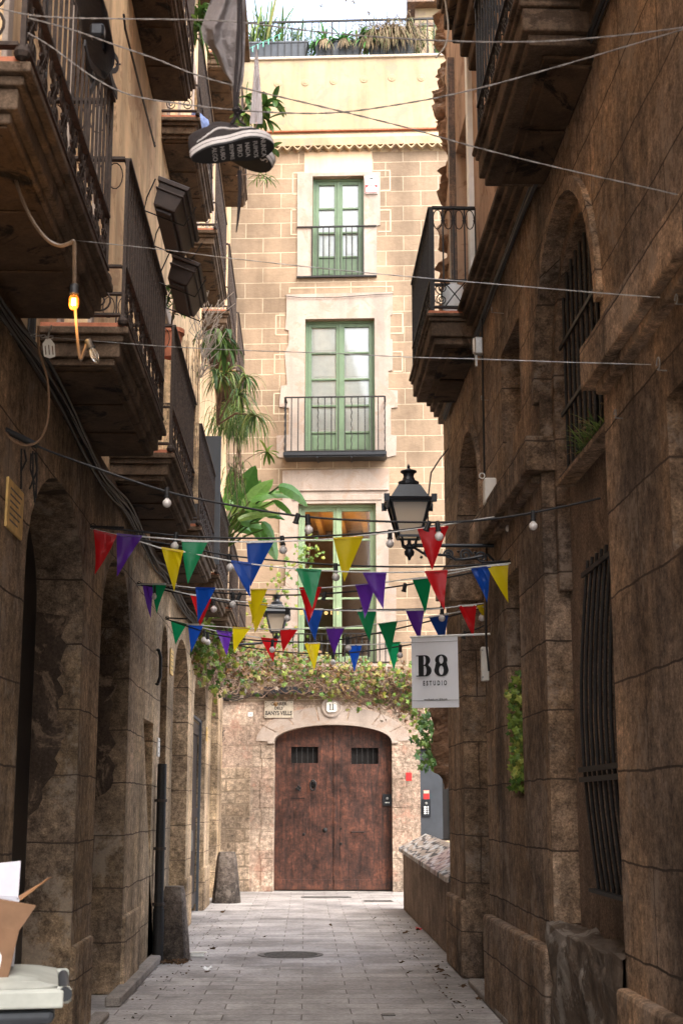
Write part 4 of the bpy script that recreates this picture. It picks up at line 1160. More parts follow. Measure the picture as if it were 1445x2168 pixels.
tplant('flower_stalks', 'thin dried flower heads standing above the middle terrace planter', 'flowers', stalks, M['dry_leaf'])
def wispy(m_):
    for c in (-1.0, 1.75, 2.3, -.55):
        for k in range(30):
            a = FW(c + random.uniform(-.1, .1), .5, zt + .1); b = a + Vector((random.gauss(0, .22), random.gauss(0, .1), random.uniform(.5, 1.05)))
            m_.tube([a, (a + b) / 2 + Vector((random.gauss(0, .05), 0, 0)), b], .005, 4)
            for q in range(9): m_.strap(a.lerp(b, random.uniform(.4, 1)), (random.gauss(0, 1), random.gauss(0, 1), random.gauss(0, 1)), .07, .02, .2, 2)
tplant('wispy_shrub', 'thin twiggy shrubs growing between the terrace planters', 'shrub', wispy, M['leaf'])
# clothes line with green pegs
pg = MB(); pa, pb = FW(-2.3, .06, zt + .05), FW(-1.15, .06, zt + .62)
pg.tube([pa, pb], .006, 4)
for k in range(10): q = pa.lerp(pb, (k + .5) / 10); pg.box(q.x - .008, q.x + .008, q.y - .008, q.y + .008, q.z - .12, q.z)
tag(pg.build('peg_line', plain('mint_plastic', (.12, .45, .32), .5)), 'short line of mint green clothes pegs at the roof terrace railing', 'clothes line')
# penthouse behind the terrace
ph = thing('penthouse', 'sunlit cream rooftop house beyond the right end of the roof terrace', 'building', tuple(FW(2.75, 3.2, 17.4)), -FA)
MB().box(-.95, 3.4, 0, 3, 0, 3.2).build('wall', M['cream'], ph, world=False)
MB().box(-1.15, 3.6, -.3, 3.1, 3.2, 3.35).build('roof', M['old_wood'], ph, world=False)
o = MB(); o.box(.0, .75, -.04, 0, .1, 2.6); o.build('door', M['white_paint'], ph, world=False)
o = MB(); o.box(-.5, .0, -.03, 0, .9, 2.1); o.build('window', M['dark_door'], ph, world=False)
o = MB()
for x in (-.95, -.2, .85): o.bar((x, -.6, 0), (x, -.6, 2.4), .06)
o.bar((-1, -.6, 2.4), (2.5, -.6, 2.4), .07); o.build('pergola', M['old_wood'], ph, world=False)
# ------------------------------------------------------------ street lanterns
def lantern(name, label, base, s=1.0, group='street lanterns'):
    """base: bottom tip of the lantern; built on its axis"""
    t = thing(name, label, 'street lamp', tuple(base), 0, group)
    V = Vector
    def S(l): return [(r * s, z * s) for r, z in l]
    rot = Matrix.Rotation(R(45), 4, 'Z')
    body = MB()
    body.lathe(S([(.001, 0), (.012, .01), (.018, .03), (.04, .05), (.045, .08), (.03, .10), (.045, .115), (.04, .13), (.018, .15), (.014, .19)]), n=12)
    for a in range(4):
        an = R(45 + 90 * a); c, d = math.cos(an), math.sin(an)
        body.tube([V((c * .02, d * .02, .10)) * s, V((c * .075, d * .075, .13)) * s, V((c * .085, d * .085, .18)) * s, V((c * .10, d * .10, .205)) * s], .009 * s, 6)
    body.build('lamp_bracket', M['black_metal'], t, world=False, smooth=True)
    fr = MB(); zb, ztp = .205, .50; rb_, rt_ = .095, .168
    def cor(r, z): return [V((sx * r, sy * r, z)) * s for sx, sy in ((-1, -1), (1, -1), (1, 1), (-1, 1))]
    cb_, ct = cor(rb_, zb), cor(rt_, ztp)
    for i in range(4):
        fr.bar(cb_[i], ct[i], .020 * s); fr.bar(cb_[i], cb_[(i + 1) % 4], .018 * s); fr.bar(ct[i], ct[(i + 1) % 4], .02 * s)
    fr.build('lantern_frame', M['black_metal'], t, world=False)
    gl = MB(); a, b = cor(rb_ * .96, zb), cor(rt_ * .96, ztp)
    for i in range(4): j = (i + 1) % 4; gl.add([a[i], a[j], b[j], b[i]], [(0, 1, 2, 3)])
    gl.build('lantern_glass', M['frosted'], t, world=False)
    rf = MB()
    rf.frustum((0, 0, ztp * s), .20 * s, .20 * s, .215 * s, .215 * s, .03 * s)
    # brim corners turned up a little
    for sx, sy in ((-1, -1), (1, -1), (1, 1), (-1, 1)): rf.frustum((sx * .205 * s, sy * .205 * s, (ztp - .015) * s), .022 * s, .022 * s, .024 * s, .024 * s, .065 * s)
    rf.frustum((0, 0, (ztp + .0305) * s), .17 * s, .17 * s, .095 * s, .095 * s, .13 * s)
    rf.lathe(S([(.085, .66), (.092, .675), (.092, .70), (.06, .715), (.045, .75), (.05, .775), (.072, .79), (.072, .80), (.03, .815), (.012, .825), (.015, .84), (.008, .855), (.001, .87)]), n=16)
    rf.build('lamp_roof', M['black_metal'], t, world=False, bevel=.003)
    return t
lp = atY(866, 1182, 11.7)
lamp1 = lantern('street_lamp', 'larger black lantern on a scrolled wall bracket over the bunting, near the hanging sign', (lp.x, lp.y, lp.z - .02), .96)
ar = MB(); z0 = .12; x1 = 1.59 - lp.x
ar.tube([(0, 0, z0 - .02), (.03, 0, z0 + .01), (x1, 0, z0 + .01)], .016, 8)
ar.tube([(.03, 0, z0)] + [(lerp(.06, x1 - .02, k / 12), 0, z0 - .05 - .06 * math.sin(math.pi * k / 12) * (1 if k > 5 else .4)) for k in range(1, 12)] + [(x1 - .02, 0, z0 - .12)], .012, 6)
X_, Z_ = Vector((1, 0, 0)), Vector((0, 0, 1))
for c, r0, a0, tn in (((.16, 0, z0 - .055), .045, 0, 1.6), ((.33, 0, z0 - .065), .042, math.pi, -1.6), ((.47, 0, z0 - .07), .055, 0, 1.7), ((.60, 0, z0 - .09), .05, math.pi, -1.7)):
    ar.tube(spiral(c, r0, .01, a0, tn, X_, Z_, 24), .009, 5)
for c in ((.10, 0, z0 - .09), (.26, 0, z0 - .07), (.41, 0, z0 - .04), (.55, 0, z0 - .05)): ar.lathe([(.001, -.015), (.016, 0), (.001, .015)], c, 8)
ar.bar((x1, 0, z0 + .08), (x1, 0, z0 - .28), .05, .02)
ar.build('scroll_bracket', M['black_metal'], lamp1, world=False, smooth=True)
l2 = atY(585, 1362, 22.2)
lamp2 = lantern('street_lamp', 'smaller distant black lantern half hidden by flags, over the vine left of centre', (l2.x, l2.y, l2.z - .02), .95)
MB().tube([(0, 0, .1), (-.25, 0, .02), (-.6, 0, 0), (-1.12, 0, -.02)], .02, 6).build('arm', M['black_metal'], lamp2, world=False)
c_ = [atY(*p) for p in ((948, 950, 13.6), (930, 972, 12.4), (912, 1000, 12.0), (905, 1060, 11.75), (905, 1110, 11.72), (925, 1165, 11.72))]
c_ = [Vector(p) for p in c_]
tag(MB().tube(c_, .007, 5).build('lamp_cable', M['cable'], smooth=True), 'black supply cable drooping from the right wall behind the large lantern', 'cable')

# ------------------------------------------------------------ hanging banner
p = [atY(870, 1350, 12.3), atY(968, 1346, 12.1), atY(973, 1496, 12.1), atY(874, 1499, 12.3)]
bn = thing('hanging_banner', 'white cloth banner reading B8 ESTUDIO hung from the right wall', 'banner', tuple(p[0]))
ex = (p[1] - p[0]); bw = ex.length; ex.normalize(); ez = Vector((0, 0, 1)); ey = ez.cross(ex); bh = (p[0] - p[3]).length
O = p[0]
def BP(a, b, t): return O + ex * a + ez * b - ey * t * (-1)
vs = []; fs = []; nx, nz = 16, 20
for j in range(nz + 1):
    for i in range(nx + 1):
        a = i / nx; b = j / nz; vs.append(O + ex * (a * bw) - ez * (b * bh) + ey * (.006 * math.sin(a * 5 + b * 3) * b))
for j in range(nz):
    for i in range(nx): a = j * (nx + 1) + i; fs.append((a, a + 1, a + nx + 2, a + nx + 1))
m = MB(); m.add(vs, fs); m.build('cloth', plaster('banner_cloth', (.80, .79, .80), .05, .1, bumpk=.1), bn, smooth=True)
m = MB(); m.tube([O - ex * .01 + ez * .004, O + ex * (1.64 - O.x) + ez * .004], .010, 6); m.build('top_rod', M['white_paint'], bn)
m = MB()
for zz in (-.075 * bh, -.90 * bh): m.bar(O + ez * zz - ey * .009, O + ex * bw + ez * zz - ey * .009, .002, .003)
m.build('seam', M['graphite'], bn)
# B and 8 drawn as fat and thin strokes
def BT(sc_, ox, oz): return lambda a, b, t: O + ex * (ox + a * sc_) + ez * (oz + b * sc_) - ey * (.010 + t)
S = bh * .30
def half(cx, cy, rx, ry, a0, a1, n=14): return [(cx + rx * math.cos(R(lerp(a0, a1, i / n))), cy + ry * math.sin(R(lerp(a0, a1, i / n)))) for i in range(n + 1)]
Bo = [(-.02, 0), (.42, 0)] + half(.46, .27, .30, .27, -90, 60) + half(.44, .76, .26, .24, -50, 90) + [(-.02, 1), (-.02, .955), (.10, .955), (.10, .045), (-.02, .045)]
Bh1 = [(.36, .05), (.42, .05)] + half(.42, .27, .09, .22, -80, 80) + [(.42, .495), (.36, .495)]
Bh2 = [(.36, .55), (.40, .55)] + half(.40, .75, .08, .20, -80, 80) + [(.40, .955), (.36, .955)]
lt_ = MB(); lt_.plate(Bo, [Bh1, Bh2], 0, .003, BT(S, bw * .12, -bh * .56))
E8 = half(.36, .27, .36, .28, 160, 380, 20) + half(.36, .76, .31, .25, -30, 210, 20)
def ell(cx, cy, rx, ry): return half(cx, cy, rx, ry, 0, 345, 20)
lt_.plate(E8, [ell(.36, .27, .12, .22), ell(.36, .76, .11, .19)], 0, .003, BT(S, bw * .50, -bh * .56))
lt_.build('lettering', M['ink'], bn)
m = MB(); m.text('ESTUDIO', .056, lambda a, b, t: O + ex * (bw * .51 + a) + ez * (-bh * .66 + b) - ey * (.010 + t), .002, .62, bold=.0012, space=1.75)
m.text('www.b8estudio.com | @b8estudio', .019, lambda a, b, t: O + ex * (bw * .52 + a) + ez * (-bh * .885 + b) - ey * (.010 + t), .002, .8)
m.build('lettering', M['ink'], bn)
# shallow wall sign box behind it
q = onR(1014, 1410, 1.60)
t = thing('wall_box', 'pale grey metal box on the doorway pier behind the banner', 'junction box', (q.x + .02, 12.2, q.z))
MB().box(-.02, .16, -.04, .04, -.14, .15).build('box', M['marble'], t, world=False, bevel=.006)
m = MB()
for z in (-.11, .12): m.lathe([(.001, .006), (.009, 0)], (-.012, -.042, z), 8, Matrix.Rotation(R(90), 4, 'X'))
m.build('screw', M['steel'], t, world=False)

# ------------------------------------------------------------ bunting
def path3(pts, Ya, Yb):
    ua, ub = pts[0][0], pts[-1][0]
    return [atY(u, v, lerp(Ya, Yb, (u - ua) / (ub - ua))) for u, v in pts]
def smooth3(P, k=6):
    out = []
    for i in range(len(P) - 1):
        p0, p1, p2, p3 = P[max(0, i - 1)], P[i], P[i + 1], P[min(len(P) - 1, i + 2)]
        for j in range(k):
            t = j / k; out.append(.5 * ((2 * p1) + (p2 - p0) * t + (2 * p0 - 5 * p1 + 4 * p2 - p3) * t * t + (3 * p1 - p0 - 3 * p2 + p3) * t ** 3))
    out.append(P[-1]); return out
def bunting(label, pts, Ya, Yb, flags, r=.0055):
    P = path3(pts, Ya, Yb); t = thing('bunting', label, 'bunting', tuple(P[0]), 0, 'bunting strings across the street')
    MB().tube(smooth3(P), r, 5).build('cord', M['rope'], t, smooth=True)
    ua, ub = pts[0][0], pts[-1][0]
    for col_, a, b, c in flags:
        Y = [lerp(Ya, Yb, (p_[0] - ua) / (ub - ua)) for p_ in (a, b, c)]
        A, B, C = atY(*a, Y[0]), atY(*b, Y[1]), atY(*c, (Y[0] + Y[1]) / 2 + random.uniform(-.05, .05))
        n = 7; vs = []; idx = {}; fs = []
        ph = random.uniform(0, 6); amp = random.uniform(.006, .02); curl = random.uniform(-.06, .06); kx = random.uniform(-.02, .02)
        for j in range(n + 1):
            for i in range(n + 1 - j):
                s1, s2 = i / n, j / n
                q = A * (1 - s1 - s2) + B * s1 + C * s2
                q = q + Vector((kx * s2 * s2 * s2, amp * math.sin(ph + s1 * 7 + s2 * 4) * (.3 + s2) + curl * s2 * s2 + .4 * amp * math.sin(ph * 2 + s1 * 19), 0))
                idx[(i, j)] = len(vs); vs.append(q)
        for j in range(n):
            for i in range(n - j):
                fs.append((idx[(i, j)], idx[(i + 1, j)], idx[(i, j + 1)]))
                if i + j < n - 1: fs.append((idx[(i + 1, j)], idx[(i + 1, j + 1)], idx[(i, j + 1)]))
        m = MB(); m.add(vs, fs); f = m.build('pennant', M['flag_' + col_], t, smooth=True, recalc=False); f['label'] = col_ + ' pennant'
        q = MB(); q.bar(A + Vector((0, -.004, 0)), B + Vector((0, -.004, 0)), .004, .016); q.build('hem', M['flag_' + col_] if random.random() < .5 else M['rope'], f)
    return t
r1 = lambda x, y: (180 + x / 3.01, 1040 + y / 3.01)
r2 = lambda x, y: (600 + x / 2.779, 1040 + y / 2.779)
random.seed(4)
bunting('nearest upper bunting string, with a crumpled red pennant beside the large lantern',
        [(190, 1118), (247, 1132), (300, 1136), (385, 1143), (500, 1147), (600, 1146), (700, 1141), (800, 1130), (890, 1119), (960, 1108), (1075, 1090)], 10.4, 10.9,
        [('red', r1(55, 250), r1(203, 285), r1(84, 540)), ('purple', r1(203, 275), r1(364, 290), r1(205, 548)), ('green', r1(615, 315), r1(785, 320), r1(642, 588)),
         ('blue', r1(1028, 325), r1(1203, 320), r1(1046, 610)), ('yellow', r2(293, 280), r2(467, 270), r2(357, 533)), ('red', r2(788, 228), r2(967, 212), r2(873, 462))])
bunting('nearest lower bunting string, ending in blue and yellow pennants at the right wall',
        [(190, 1118), (300, 1148), (343, 1161), (388, 1168), (490, 1188), (600, 1202), (720, 1210), (840, 1212), (946, 1208), (1010, 1200), (1080, 1192)], 10.45, 10.75,
        [('yellow', r1(488, 363), r1(628, 385), r1(563, 630)), ('blue', r1(930, 447), r1(1060, 462), r1(1042, 678)), ('green', r2(75, 460), r2(222, 467), r2(170, 690)),
         ('purple', r2(467, 484), r2(604, 484), r2(581, 700)), ('red', r2(829, 476), r2(963, 470), r2(935, 698)), ('blue', r2(1103, 462), r2(1215, 444), r2(1203, 655)), ('yellow', r2(1193, 440), r2(1320, 428), r2(1312, 655))])
bunting('middle upper bunting string, rising to the right wall, green pennant beside the red',
        [(290, 1237), (352, 1238), (415, 1245), (490, 1248), (600, 1248), (680, 1245), (795, 1235), (872, 1225), (915, 1221), (1000, 1205), (1075, 1194)], 13.4, 11.0,
        [('green', r1(430, 592), r1(522, 590), r1(447, 783)), ('blue', r1(705, 618), r1(830, 620), r1(722, 832)), ('yellow', r1(1055, 628), r1(1160, 627), r1(1066, 848)),
         ('red', r2(93, 570), r2(222, 570), r2(153, 780)), ('purple', r2(422, 555), r2(540, 545), r2(487, 755)), ('green', r2(755, 517), r2(872, 505), r2(838, 720))])
bunting('middle bunting string, lower one, with the purple pennant nearest the left arches',
        [(290, 1238), (326, 1241), (400, 1258), (449, 1266), (530, 1276), (600, 1285), (700, 1292), (797, 1293), (898, 1291), (970, 1284), (1030, 1276)], 13.4, 12.4,
        [('purple', r1(367, 598), r1(440, 607), r1(407, 810)), ('red', r1(670, 658), r1(808, 680), r1(740, 858)), ('yellow', r1(1040, 705), r1(1165, 718), r1(1090, 905)),
         ('blue', r2(113, 692), r2(235, 695), r2(175, 885)), ('green', r2(430, 703), r2(546, 703), r2(500, 885)), ('purple', r2(716, 700), r2(828, 697), r2(795, 885)),
         ('red', r2(1025, 675), r2(1133, 670), r2(1113, 858)), ('yellow', r2(1137, 680), r2(1187, 668), r2(1185, 770))])
bunting('farthest upper bunting string, with a dark green pennant at the left arch',
        [(350, 1309), (362, 1314), (395, 1322), (425, 1324), (529, 1331), (620, 1332), (728, 1328), (840, 1316), (948, 1300), (1025, 1284)], 16.2, 12.4,
        [('green', r1(548, 827), r1(647, 850), r1(572, 980)), ('blue', r1(657, 847), r1(757, 850), r1(675, 1028)), ('yellow', r1(942, 868), r1(1051, 875), r1(942, 1030)), ('red', r1(1243, 880), r1(1357, 878), r1(1252, 1022)),
         ('purple', r2(248, 803), r2(358, 803), r2(290, 965)), ('green', r2(557, 783), r2(668, 768), r2(625, 960)), ('blue', r2(853, 740), r2(968, 722), r2(937, 912))])
bunting('farthest bunting string, lower one, hanging in front of the vine',
        [(350, 1311), (400, 1322), (458, 1336), (500, 1342), (560, 1352), (620, 1358), (676, 1362), (766, 1365), (847, 1361), (875, 1360)], 16.3, 15.6,
        [('purple', r1(838, 890), r1(938, 902), r1(903, 1052)), ('red', r1(1120, 935), r1(1227, 947), r1(1190, 1090)), ('yellow', r2(122, 893), r2(217, 893), r2(182, 1052)),
         ('blue', r2(375, 905), r2(461, 903), r2(418, 1065)), ('green', r2(598, 897), r2(686, 890), r2(655, 1052))])

# ------------------------------------------------------------ festoon lights
def festoon(label, pts, Ya, Yb, bulbs, r=.0075, s=1.0):
    """bulbs: (u, v, kind) on the cable; kind 'b' bulb, 's' bare socket"""
    P = path3(pts, Ya, Yb); t = thing('string_lights', label, 'string lights', tuple(P[0]), 0, 'festoon cables across the street')
    MB().tube(smooth3(P), r, 5).build('cable', M['cable'], t, smooth=True)
    ua, ub = pts[0][0], pts[-1][0]
    for u, v, k in bulbs:
        c = atY(u, v, lerp(Ya, Yb, (u - ua) / (ub - ua)))
        tilt = Matrix.Rotation(random.uniform(-.12, .12) + (.3 if k == 's' else 0), 4, 'Y')
        m = MB(); m.lathe([(r_ * s, z_ * s) for r_, z_ in ((.001, .018), (.016, .016), (.018, .0), (.017, -.045), (.022, -.047), (.022, -.056), (.016, -.058))], c, 10, tilt)
        so_ = m.build('socket', M['cable'], t, smooth=True)
        if k == 'b':
            m = MB(); pr = [(.013, -.058), (.015, -.066)] + [(.031 * math.sin(R(a)), -.094 + .031 * math.cos(R(a))) for a in (35, 55, 75, 95, 115, 135, 155, 172)] + [(.001, -.125)]
            m.lathe([(a * s, b * s) for a, b in pr], c, 14, tilt); m.build('bulb', M['bulb'], so_, smooth=True)
    return t
random.seed(9)
festoon('longest and nearest festoon cable, from dark left wall to the stucco recess at right', [(8, 908), (75, 943), (200, 990), (350, 1040), (480, 1068), (628, 1092), (760, 1102), (905, 1106), (1000, 1103), (1090, 1092), (1180, 1075), (1270, 1055)], 7.4, 7.6,
        [(354, 1037, 'b'), (630, 1092, 's'), (651, 1094, 'b'), (907, 1108, 's'), (925, 1108, 'b'), (1127, 1086, 'b')], .0062, .78)
festoon('festoon cable just behind the nearest bunting, tied near the first left arches', [(190, 1115), (300, 1126), (373, 1134), (480, 1139), (596, 1139), (700, 1134), (825, 1125), (940, 1110), (1060, 1095), (1085, 1090)], 10.5, 10.9, [(373, 1131, 'b'), (597, 1139, 'b'), (825, 1126, 'b'), (1077, 1094, 'b')])
festoon('festoon cable passing under the large lantern bracket', [(295, 1142), (400, 1160), (484, 1176), (600, 1188), (710, 1196), (830, 1200), (950, 1199), (1085, 1191)], 11.2, 10.8, [(485, 1177, 'b'), (710, 1197, 'b')])
festoon('festoon cable with two empty sockets right of centre, tied at the third left pier', [(290, 1236), (330, 1242), (410, 1250), (493, 1257), (600, 1260), (688, 1257), (780, 1249), (857, 1239), (950, 1222), (1050, 1203)], 13.4, 11.4, [(330, 1243, 'b'), (493, 1258, 'b'), (508, 1258, 's'), (687, 1257, 's'), (857, 1239, 's')])
festoon('festoon cable with four bulbs crossing above the small distant lantern', [(292, 1238), (380, 1256), (450, 1270), (520, 1282), (608, 1289), (690, 1291), (767, 1291), (860, 1290), (935, 1287), (1028, 1279)], 13.5, 12.5, [(451, 1269, 'b'), (608, 1288, 'b'), (765, 1290, 's'), (935, 1287, 'b')])
festoon('festoon cable drooping low over the vine, with a bulb at the right doorway', [(350, 1310), (435, 1338), (500, 1351), (577, 1358), (660, 1359), (735, 1352), (800, 1340), (880, 1322), (950, 1305), (1030, 1285)], 16.2, 12.4, [(433, 1337, 'b'), (440, 1342, 'b'), (577, 1357, 'b'), (735, 1352, 'b'), (1018, 1286, 'b')])
festoon('farthest festoon cable, ending at the pier behind the white banner', [(480, 1362), (560, 1376), (640, 1383), (705, 1384), (780, 1378), (848, 1368), (920, 1356), (985, 1340), (1030, 1322)], 17.5, 13.0, [(705, 1384, 'b'), (847, 1368, 'b'), (983, 1340, 's')])
# anchor bars where the strings are tied
def anchor(label, u, v, side, Y, ln=.22):
    p = atY(u, v, Y); m = MB(); x = -1.62 if side < 0 else 1.62 - KR * 0
    m.tube([(x, Y, p.z + .01), (x - side * (ln + .05), Y, p.z)], .009, 6); m.tube(ring((x - side * .04, Y, p.z + .01), .02, .02, (1, 0, 0), (0, 0, 1), 12), .004, 5, True)
    tag(m.build('anchor_bar', M['iron'], smooth=True), label, 'hook')
anchor('black anchor bar holding the nearest bunting on the left pier', 200, 1117, -1, 10.4)
anchor('black anchor bar holding the middle bunting on the left wall', 300, 1238, -1, 13.4)
anchor('black anchor bar holding the farthest bunting on the left wall', 356, 1310, -1, 16.2)
anchor('black anchor bar at the right pier beside the yellow pennant', 1080, 1191, 1, 10.8)

# ------------------------------------------------------------ steel wires and twines
def strand(label, pts, Ya, Yb, r, mat, cat='wire', name='wire'):
    P = smooth3(path3(pts, Ya, Yb), 14); m = MB()
    for ph in (0, math.pi):
        Q = []
        for i, p_ in enumerate(P):
            Q.append(p_ + Vector((0, math.sin(i * .9 + ph), math.cos(i * .9 + ph))) * r * .8)
        m.tube(Q, r, 5)
    return tag(m.build(name, mat, smooth=True), label, cat)
strand('upper thin steel wire, from left balcony soffit to the stone band at right edge', [(70, 499), (150, 508), (330, 527), (480, 546), (700, 570), (890, 588), (1100, 606), (1290, 622), (1432, 632)], 6.6, 5.9, .0015, M['steel'])
strand('lower thin steel wire, from the chain at left to the right wall eye bolt', [(110, 714), (200, 722), (360, 734), (520, 742), (700, 748), (860, 756), (1000, 760), (1200, 767), (1385, 772)], 7.3, 6.35, .0015, M['steel'])
strand('frayed twine at the very top, sagging from the left balcony to the right frame edge', [(0, 18), (65, 32), (150, 38), (270, 40), (480, 45), (700, 70), (930, 86), (1130, 88), (1300, 76), (1445, 58)], 4.9, 4.9, .0020, M['twine'], 'twine', 'twine')
strand('frayed twine running from the left balcony down to the arched window on the right', [(60, 38), (150, 62), (235, 92), (330, 125), (420, 160), (530, 190), (690, 228), (860, 270), (1000, 310), (1180, 355), (1350, 393), (1445, 415)], 4.9, 5.4, .0020, M['twine'], 'twine', 'twine')
strand('frayed twine sagging lowest behind the shoes and rising to the top right corner', [(60, 70), (110, 100), (200, 165), (280, 202), (400, 222), (540, 236), (700, 239), (850, 220), (1000, 190), (1200, 135), (1445, 62)], 5.0, 5.0, .0020, M['twine'], 'twine', 'twine')
def eye(label, u, v, c=1.62, r=.022):
    p = onR(u, v, c); m = MB(); m.tube(spiral(p, r, r * .9, 0, .85, (0, 1, 0), (0, 0, 1), 16), .0035, 5); m.tube([p + Vector((0, 0, -r)), p + Vector((.1, .02, -r))], .0035, 5)
    tag(m.build('hook', M['steel'], smooth=True), label, 'hook')
eye('steel eye bolt on the stone band at the right frame edge', 1430, 633); eye('large steel eye bolt holding the lower wire on the right wall', 1392, 770, r=.03)
eye('small open steel hook alone on the right wall below the stone band', 1301, 876); eye('steel hook under the cornice right of the far balcony', 1040, 656, 1.56); eye('thin bent hook beside the drain cable on the right wall', 1018, 842, 1.6, .018)
# chain at left
m = MB()
for k in range(11): m.tube(ring(atY(lerp(28, 108, k / 10), lerp(704, 714, k / 10), 7.35), .014, .008, (1, 0, .1), (0, 1, 0) if k % 2 else (0, 0, 1), 10), .0028, 4, True)
m.tube(spiral(atY(28, 703, 7.35), .018, .016, 0, .9, (1, 0, 0), (0, 0, 1), 14), .004, 5)
tag(m.build('chain', M['steel']), 'short steel chain and hook on the left wall under the balconies', 'chain')

# ------------------------------------------------------------ cable bundles along the walls
def wallcables(label, pts3, n, spread, r=.012, seed=1):
    random.seed(seed); m = MB()
    for k in range(n):
        off = Vector((random.uniform(-.5, .5) * spread * .5, 0, random.uniform(-.5, .5) * spread)); Q = []
        for i, p_ in enumerate(pts3): Q.append(Vector(p_) + off + Vector((random.uniform(0, .01), 0, random.uniform(-.35, .15) * spread)))
        m.tube(smooth3(Q, 4), r * random.uniform(.6, 1.3), 5)
    return tag(m.build('cable_bundle', M['cable'], smooth=True), label, 'cables')
wallcables('long sagging bundle of black cables under the left balconies', [(-1.53, y, 4.03 + .03 * math.sin(y * 1.7)) for y in [3 + .8 * k for k in range(31)]], 7, .12, .011, 2)
wallcables('bundle of black cables clipped under the right-hand cornice', [(1.61 - KR * y, y, 5.80 + .015 * math.sin(y * 2)) for y in [3 + .8 * k for k in range(16)]], 5, .07, .011, 3)
wallcables('black cables running down the right wall beside the grey junction box', [(1.60 - .09, 11.75, 5.8), (1.51, 11.75, 5.0), (1.51, 11.8, 4.3), (1.51, 11.78, 3.6), (1.50, 11.8, 3.0), (1.51, 11.75, 2.7)], 3, .0, .010, 4)
for k, (y, z0, z1) in enumerate(((9.6, 4.5, 8.1), (9.68, 4.5, 8.1), (9.75, 4.5, 12))):
    pass
m = MB()
for dy in (0, .05, .09, .16): m.tube([(-1.575, 7.72 + dy, 4.2), (-1.575, 7.72 + dy, 6), (-1.575, 7.73 + dy, 8), (-1.575, 7.72 + dy, 12)], .009, 5)
tag(m.build('wall_cables', M['cable'], smooth=True), 'four thin black cables running up the tan wall between the near left balconies', 'cables')
pl = [onX(u, v, -1.5) for u, v in ((262, 30), (265, 60), (300, 200), (328, 310))]
m = MB(); m.tube(pl, .010, 5); m.tube(spiral(pl[-1] + Vector((0, 0, .03)), .035, .03, math.pi, .5, (0, 1, 0), (0, 0, 1), 10), .007, 4)
tag(m.build('awning_pole', M['iron'], smooth=True), 'thin dark hooked pole hanging down the tan wall at upper left', 'pole')
# white cable loop at upper right and small junction box
m = MB(); m.tube(smooth3([atY(u, v, 12.2) for u, v in ((938, -20), (945, 25), (948, 70), (940, 100), (922, 122))]), .009, 6)
tag(m.build('loose_cable', M['white_cable'], smooth=True), 'dangling white cable at the upper right balcony', 'cable')
q = onR(1028, 1040, 1.56)
t = thing('junction_box', 'small beige junction box on the right wall above the lantern bracket', 'junction box', tuple(q))
MB().box(-.02, .08, -.07, .07, -.11, .1).build('box', M['marble'], t, world=False, bevel=.01)
MB().tube(ring((-.03, 0, .13), .022, .022, (1, 0, 0), (0, 0, 1), 12), .005, 5, True).build('loop', M['marble'], t, world=False)
q = onR(1008, 735, 1.50)
t = thing('floodlight', 'small grey floodlight fixed under the far right balcony', 'floodlight', tuple(q))
MB().box(-.02, .05, -.04, .04, -.07, .08).build('housing', M['steel'], t, world=False, bevel=.01)
MB().box(-.03, -.021, -.03, .03, -.05, .07).build('lens', M['marble'], t, world=False)
MB().box(-.015, .005, -.015, .015, -.17, -.071).build('arm', M['steel'], t, world=False, bevel=.004)
q = (1.40, 12.9, 6.08)
t = thing('container', 'white plastic container standing on the far right balcony', 'container', q)
MB().lathe([(.001, 0), (.10, 0), (.11, .02), (.11, .34), (.09, .40), (.05, .42), (.001, .42)], n=18).build('body', M['white_plastic'], t, world=False, smooth=True)
MB().lathe([(.001, .42), (.035, .42), (.035, .45), (.001, .455)], n=12).build('cap', M['white_plastic'], t, world=False, smooth=True)

# ------------------------------------------------------------ lit bulb and clear bulb on the near flex
m = MB(); P = [atY(u, v, 5.6) for u, v in ((0, 150), (8, 270), (30, 370), (60, 450), (95, 502), (125, 520), (148, 515), (157, 512), (158, 540), (158, 605))]
fx_ = thing('bulb_flex', 'thick dark flex with one glowing amber bulb and one clear unlit bulb, left side', 'string lights', tuple(P[0]))
m.tube(smooth3(P), .0085, 6); P2 = [atY(u, v, 5.6) for u, v in ((160, 650), (163, 700), (170, 760), (178, 745), (185, 725))]; m.tube(smooth3([atY(162, 600, 5.6)] + P2), .006, 6)
m.build('cable', plain('bronze_flex', (.10, .065, .04), .4, .2, 30), fx_, smooth=True)
c = atY(158, 602, 5.58)
so1 = MB().lathe([(.001, .004), (.014, .0), (.017, -.005), (.017, -.035), (.019, -.037), (.019, -.044)], c, 12).build('socket', M['cable'], fx_, smooth=True)
bp = [(.014, -.044), (.017, -.055), (.021, -.07), (.0215, -.085), (.019, -.098), (.012, -.107), (.001, -.110)]
MB().lathe(bp, c, 16).build('bulb', M['amber'], so1, smooth=True)
fm = MB()
for k in range(6): a = k * 1.05; fm.tube([c + Vector((.005 * math.cos(a), .005 * math.sin(a), -.062)), c + Vector((.007 * math.cos(a), .007 * math.sin(a), -.09))], .0018, 5)
fm.build('filament', M['filament'], so1)
pl_ = bpy.data.lights.new('bulb_light', 'POINT'); pl_.energy = 1.0; pl_.color = (1, .55, .18); pl_.shadow_soft_size = .02
po = bpy.data.objects.new('bulb_light', pl_); COL.objects.link(po); po.parent = so1; po.location = Vector(c) + Vector((0, -.05, -.14)) - Vector(P[0])
c = atY(186, 720, 5.6); tl = Matrix.Rotation(R(-24), 4, 'Y')
so2 = MB().lathe([(.001, .004), (.013, .0), (.015, -.005), (.014, -.032), (.018, -.034), (.018, -.040)], c, 12, tl).build('socket', M['cable'], fx_, smooth=True)
